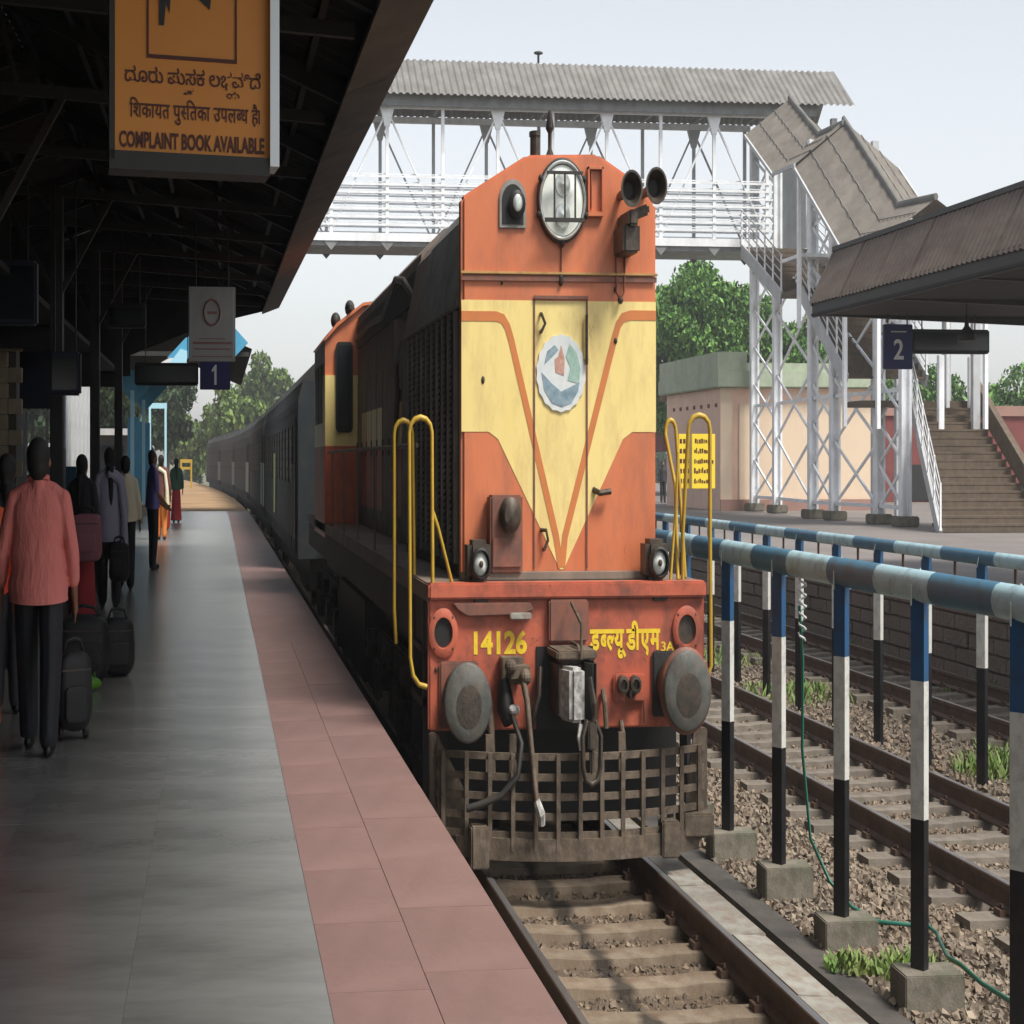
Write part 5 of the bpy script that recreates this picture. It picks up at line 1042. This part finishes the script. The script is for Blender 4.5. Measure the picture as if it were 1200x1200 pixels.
def person(x, y, label, h=1.7, face=0, legs=(.1, -.05), arms=((-.03, .02), (.03, .03)), top='pinks', bottom='blackc', hair='short', sleeve=.8, skirt=False, voxel=.018, z=.841, wide=1.0, bend_r=0, shirt_len=.46, scarf=None):
    p = thing('person', label, 'person', (x, y, z)); s = h / 1.72
    wide *= 1.22; XW = 1.22
    def P(a, b, c): return Vector((a * s * wide, b * s, c * s))
    def put(name, mb, m, vx=voxel, sm=6, parent=p, hem=None):
        mb.xf(face); me = _mt(blob(mb, vx, sm), m)
        if hem is not None:
            bm = bmesh.new(); bm.from_mesh(me); bmesh.ops.bisect_plane(bm, geom=bm.verts[:] + bm.edges[:] + bm.faces[:], plane_co=(0, 0, hem), plane_no=(0, .12, -1), clear_outer=True); bm.to_mesh(me); bm.free()
        return link(name, me, parent)
    hipz, knz, shz = .90, .49, 1.41
    feet = []
    body = MB(); trou = MB(); shirt = MB(); shoes = MB()
    for sx, st in ((-1, legs[0]), (1, legs[1])):
        hp = P(.085 * sx, 0, hipz); kn = P(.09 * sx, st * .6 + .02, knz); an = P(.085 * sx, st * 1.0 - .02 * (st < 0), .085)
        limb(body, [hp, kn, an], [.078 * s, .052 * s, .034 * s])
        limb(trou, [hp + Vector((0, 0, .02)), kn, an + Vector((0, 0, .02))], [.12 * s, .10 * s, .085 * s])
        shoes.ell(an + Vector((0, .055 * s, -.045 * s)), (.052 * s, .135 * s, .045 * s), 12, 8).ell(an + Vector((0, -.03 * s, -.045 * s)), (.045 * s, .055 * s, .042 * s), 10, 8); body.ell(an + Vector((0, .05 * s, -.05 * s)), (.035 * s, .10 * s, .03 * s))
    # torso, neck, head
    body.ell(P(0, 0, .98), (.15 * s * wide, .10 * s, .13 * s)); body.ell(P(0, .0, 1.2), (.155 * s * wide, .105 * s, .2 * s)); body.ell(P(0, 0, 1.36), (.18 * s * wide, .09 * s, .09 * s))
    body.tube([P(0, -.005, 1.36), P(0, .005, 1.55)], [.078 * s, .066 * s], 10)
    body.ell(P(0, .018, 1.59), (.088 * s, .092 * s, .108 * s), 16, 12); body.ell(P(0, .038, 1.53), (.055 * s, .065 * s, .055 * s), 12, 8)
    body.ell(P(0, .115, 1.575), (.014 * s, .02 * s, .022 * s), 8, 6); body.ell(P(0, .1, 1.535), (.024 * s, .012 * s, .008 * s), 8, 6)
    for sx in (-1, 1): body.ell(P(.076 * sx, .005, 1.58), (.012 * s, .022 * s, .032 * s), 8, 6)
    shirt.ell(P(0, 0, shz - .35), (.185 * s * wide, .135 * s, .26 * s), 16, 10); shirt.ell(P(0, -.005, shz - .12), (.20 * s * wide, .125 * s, .17 * s), 16, 10); shirt.ell(P(0, 0, shz - .015), (.17 * s * wide, .095 * s, .075 * s), 16, 8)
    for q in range(22):
        f = q / 19; w_ = 1 + .03 * sin(q * .9); shirt.ell(P(.004 * sin(q * .7), -.008, shz - .15 - (shirt_len - .1) * f), ((.178 + .026 * f) * s * wide * w_, (.125 + .045 * f) * s, .10 * s), 22, 10)
    shirt.tube([P(0, 0, 1.40), P(0, .0, 1.47), P(0, .0, 1.50)], [.10 * s, .075 * s, .068 * s], 14)
    for sx in (-1, 1): shirt.tube([P(.03 * sx, 0, 1.44), P(.10 * sx, 0, 1.415), P(.17 * sx, 0, 1.365)], [.06 * s, .062 * s, .066 * s], 10)
    for sx, (ex, ey) in zip((-1, 1), arms):
        sh = P(.168 * sx, 0, shz - .045); el = sh + P(.05 * sx + ex * .5, ey * .3 - .02, -.28); wr = el + P(ex * .5 + .0 * sx, ey + .05, -.25 + abs(ey) * .35)
        limb(body, [sh, el, wr], [.052 * s, .043 * s, .032 * s]); hand(body, wr, wr - el, sx, s)
        e2 = el + (wr - el) * max(0, sleeve * 2 - 1) if sleeve > .5 else sh + (el - sh) * sleeve * 2
        pts = [sh, el, e2] if sleeve > .5 else [sh, e2]
        limb(shirt, pts, [.074 * s, .066 * s, .058 * s][:len(pts)])
    bo = put('body', body, 'skin')
    put('shirt' if not skirt else 'blouse', shirt, top, voxel, hem=(shz - shirt_len - .055) * s)
    if skirt:
        sk = MB().tube([P(0, 0, 1.0), P(0, 0, .8), P(0, 0, .4), P(0, 0, .07)], [.15 * s, .19 * s, .215 * s, .25 * s], 20); put('skirt', sk, bottom, voxel)
    else:
        trou.ell(P(0, 0, .93), (.15 * s * wide, .115 * s, .11 * s)); put('trousers', trou, bottom, voxel, hem=.055 * s)
    put('shoes', shoes, 'shoe', voxel)
    hm = MB()
    hm.ell(P(0, -.022, 1.622), (.108 * s, .098 * s, .098 * s), 18, 12)
    if hair == 'long': hm.ell(P(0, -.055, 1.52), (.075 * s, .05 * s, .16 * s), 12, 8); hm.tube([P(0, -.09, 1.5), P(0, -.12, 1.2), P(0, -.12, 1.05)], [.055 * s, .045 * s, .02 * s], 8)
    else: hm.ell(P(0, -.04, 1.56), (.098 * s, .07 * s, .085 * s), 14, 10)
    put('hair', hm, 'hair', voxel * .8)
    MB().tube([P(-.06, .03, 1.47), P(-.068, -.03, 1.50), P(0, -.075, 1.51), P(.068, -.03, 1.50), P(.06, .03, 1.47)], [.016 * s] * 5, 8).xf(face).build('collar', M[top], bo, smooth=60)
    for sx in (-1, 1): MB().ell(P(.03 * sx, .101, 1.60), (.011 * s, .007 * s, .007 * s), 8, 6).xf(face).build('eye', M['lens'], bo)
    if scarf:
        m = MB().tube([P(-.12, .09, 1.42), P(-.02, -.12, 1.43), P(.13, -.10, 1.35), P(.19, -.12, 1.0), P(.2, -.12, .62)], [.04 * s, .05 * s, .055 * s, .065 * s, .08 * s], 10); put('scarf', m, scarf, voxel)
    return p
def _mt(me, m): me.materials.append(M[m]); return me
person(-1.66, 11.2, 'man in a salmon shirt and black trousers walking away along the platform', 1.74, 0, (.16, -.16), ((-.05, .03), (.02, .02)), 'pinks', 'blackc', voxel=.0095, wide=1.1, sleeve=.78, shirt_len=.52)
person(-2.25, 12.9, 'woman with long dark hair half hidden beyond the salmon shirted man', 1.66, .3, (.05, 0), top='darkc', bottom='darkc', hair='long')
person(-2.36, 11.9, 'person in a flowing orange and red saree at the left edge', 1.6, .2, (.1, 0), top='saree', bottom='saree', hair='long', skirt=True, wide=1.25)
person(-1.98, 22.0, 'woman in dark clothes with a long lavender scarf and black handbag', 1.76, .3, (.1, -.05), top='lav', bottom='darkc', hair='long', skirt=False, scarf='lav', shirt_len=.62)
person(-2.28, 20.3, 'woman in a dark top and wine skirt carrying a pink bag', 1.68, -.4, (.0, .05), top='darkc', bottom='wine', hair='long', skirt=True)
person(-1.92, 25.0, 'man in a cream shirt and dark trousers behind the lavender scarf woman', 1.68, .1, (.1, -.05), top='cream', bottom='blackc')
person(-1.62, 29.9, 'man in a blue and violet shirt looking down at his hands', 1.78, -1.2, (.02, -.02), ((.1, .22), (-.1, .22)), 'bluesh', 'blackc', sleeve=.4)
person(-1.93, 41.0, 'person in a brown top and orange trousers farther along the platform', 1.74, -.2, (.05, 0), top='brownc', bottom='orangec', scarf='cream', sleeve=.9)
person(-1.80, 52.0, 'person in a green top and red skirt farthest along the left platform', 1.68, .2, (.0, 0), top='greenc', bottom='wine', skirt=True, hair='long')
person(28.6, 74, 'distant dark clothed person left of a pair on the far platform', 1.6, 3, (.05, 0), top='darkc', bottom='darkc'); person(29.3, 74.5, 'distant dark clothed person right of a pair on the far platform', 1.65, 3, (.05, 0), top='bluesh', bottom='darkc')
# ------------------------------------------------------------------ luggage
def bag(name, x, y, z, w, d, hh, m, label, rz=0, handle=True, wheels=False, soft=.05):
    b = thing(name, label, 'bag', (x, y, z)); bo = MB().soft(w, d, hh - (.05 if wheels else 0), .05 if wheels else 0, .3 if soft < .08 else .5).xf(rz)
    bo.build('shell', M[m], b, smooth=60)
    MB().box(-w * .40, w * .40, -d * .5, -d * .46, hh * .78, hh * .80).xf(rz).build('zip', M['grease'], b)
    MB().tube([(-w * .28, 0, hh - .02), (-w * .2, 0, hh + .05), (0, 0, hh + .065), (w * .2, 0, hh + .05), (w * .28, 0, hh - .02)], .014, 8).xf(rz).build('handle', M['black'], b, smooth=60)
    MB().soft(w * .66, .05, hh * .42, hh * .2, .35).xf(0, (0, -d * .49, 0)).xf(rz).build('pocket', M[m], b, smooth=60)
    if wheels:
        for sx in (-1, 1): MB().lathe([(.05, -.02), (.05, .02)], (sx * w * .35, 0, .05), 'x', 12).xf(rz).build('wheel', M['black'], b)
    return b
bag('travel_bag', -1.62, 14.6, .841, .62, .36, .50, 'bagk', 'black travel bag standing on the platform between the women and the walking man', soft=.13)
bag('travel_bag', -1.26, 15.1, .841, .42, .34, .44, 'bagk', 'smaller black travel bag at the right end of the luggage row', .2, soft=.12)
bag('trolley_bag', -1.40, 11.7, .841, .34, .26, .52, 'bagk', 'black trolley bag beside the legs of the salmon shirted man', .35, wheels=True, soft=.1)
bag('handbag', -1.78, 21.7, 1.15, .36, .14, .42, 'bagk', 'black handbag hanging from the hand of the lavender scarf woman', soft=.04)
bag('shoulder_bag', -2.18, 20.0, 1.45, .5, .2, .48, 'pinkb', 'dusty pink shoulder bag on the woman in the wine skirt', soft=.07)
bag('suitcase', -2.05, 47.0, .841, .36, .3, .8, 'redb', 'red suitcase standing by the pale blue column')
pg = MB().ell((0, 0, .05), (.12, .08, .05), 14, 8); pgv = [(x * (1 + .15 * sin(9 * z + 4 * x)), y * (1 + .2 * cos(30 * x)), z) for x, y, z in pg.v]; pg.v = pgv
gb = thing('plastic_bag', 'small bright green plastic bag on the floor beside the black luggage', 'bag', (-1.50, 14.15, .841)); pg.build('sack', M['lime'], gb, smooth=50); MB().tube([(-.05, 0, .08), (-.03, 0, .14), (0, 0, .09)], .008, 6).tube([(.02, 0, .09), (.05, 0, .13), (.07, 0, .07)], .008, 6).build('handle', M['lime'], gb)

# ------------------------------------------------------------------ light haze over the station
hz = MB().box(-60, 210, -12, 380, -1.9, 24).build('haze', None, kind='stuff')
hm_ = bpy.data.materials.new('haze_air'); hm_.use_nodes = True; t_ = hm_.node_tree; t_.nodes.remove(t_.nodes['Principled BSDF'])
pv = t_.nodes.new('ShaderNodeVolumePrincipled'); pv.inputs['Color'].default_value = (.93, .96, 1, 1); pv.inputs['Density'].default_value = .0008
t_.links.new(pv.outputs[0], t_.nodes['Material Output'].inputs['Volume']); hz.data.materials.append(hm_)
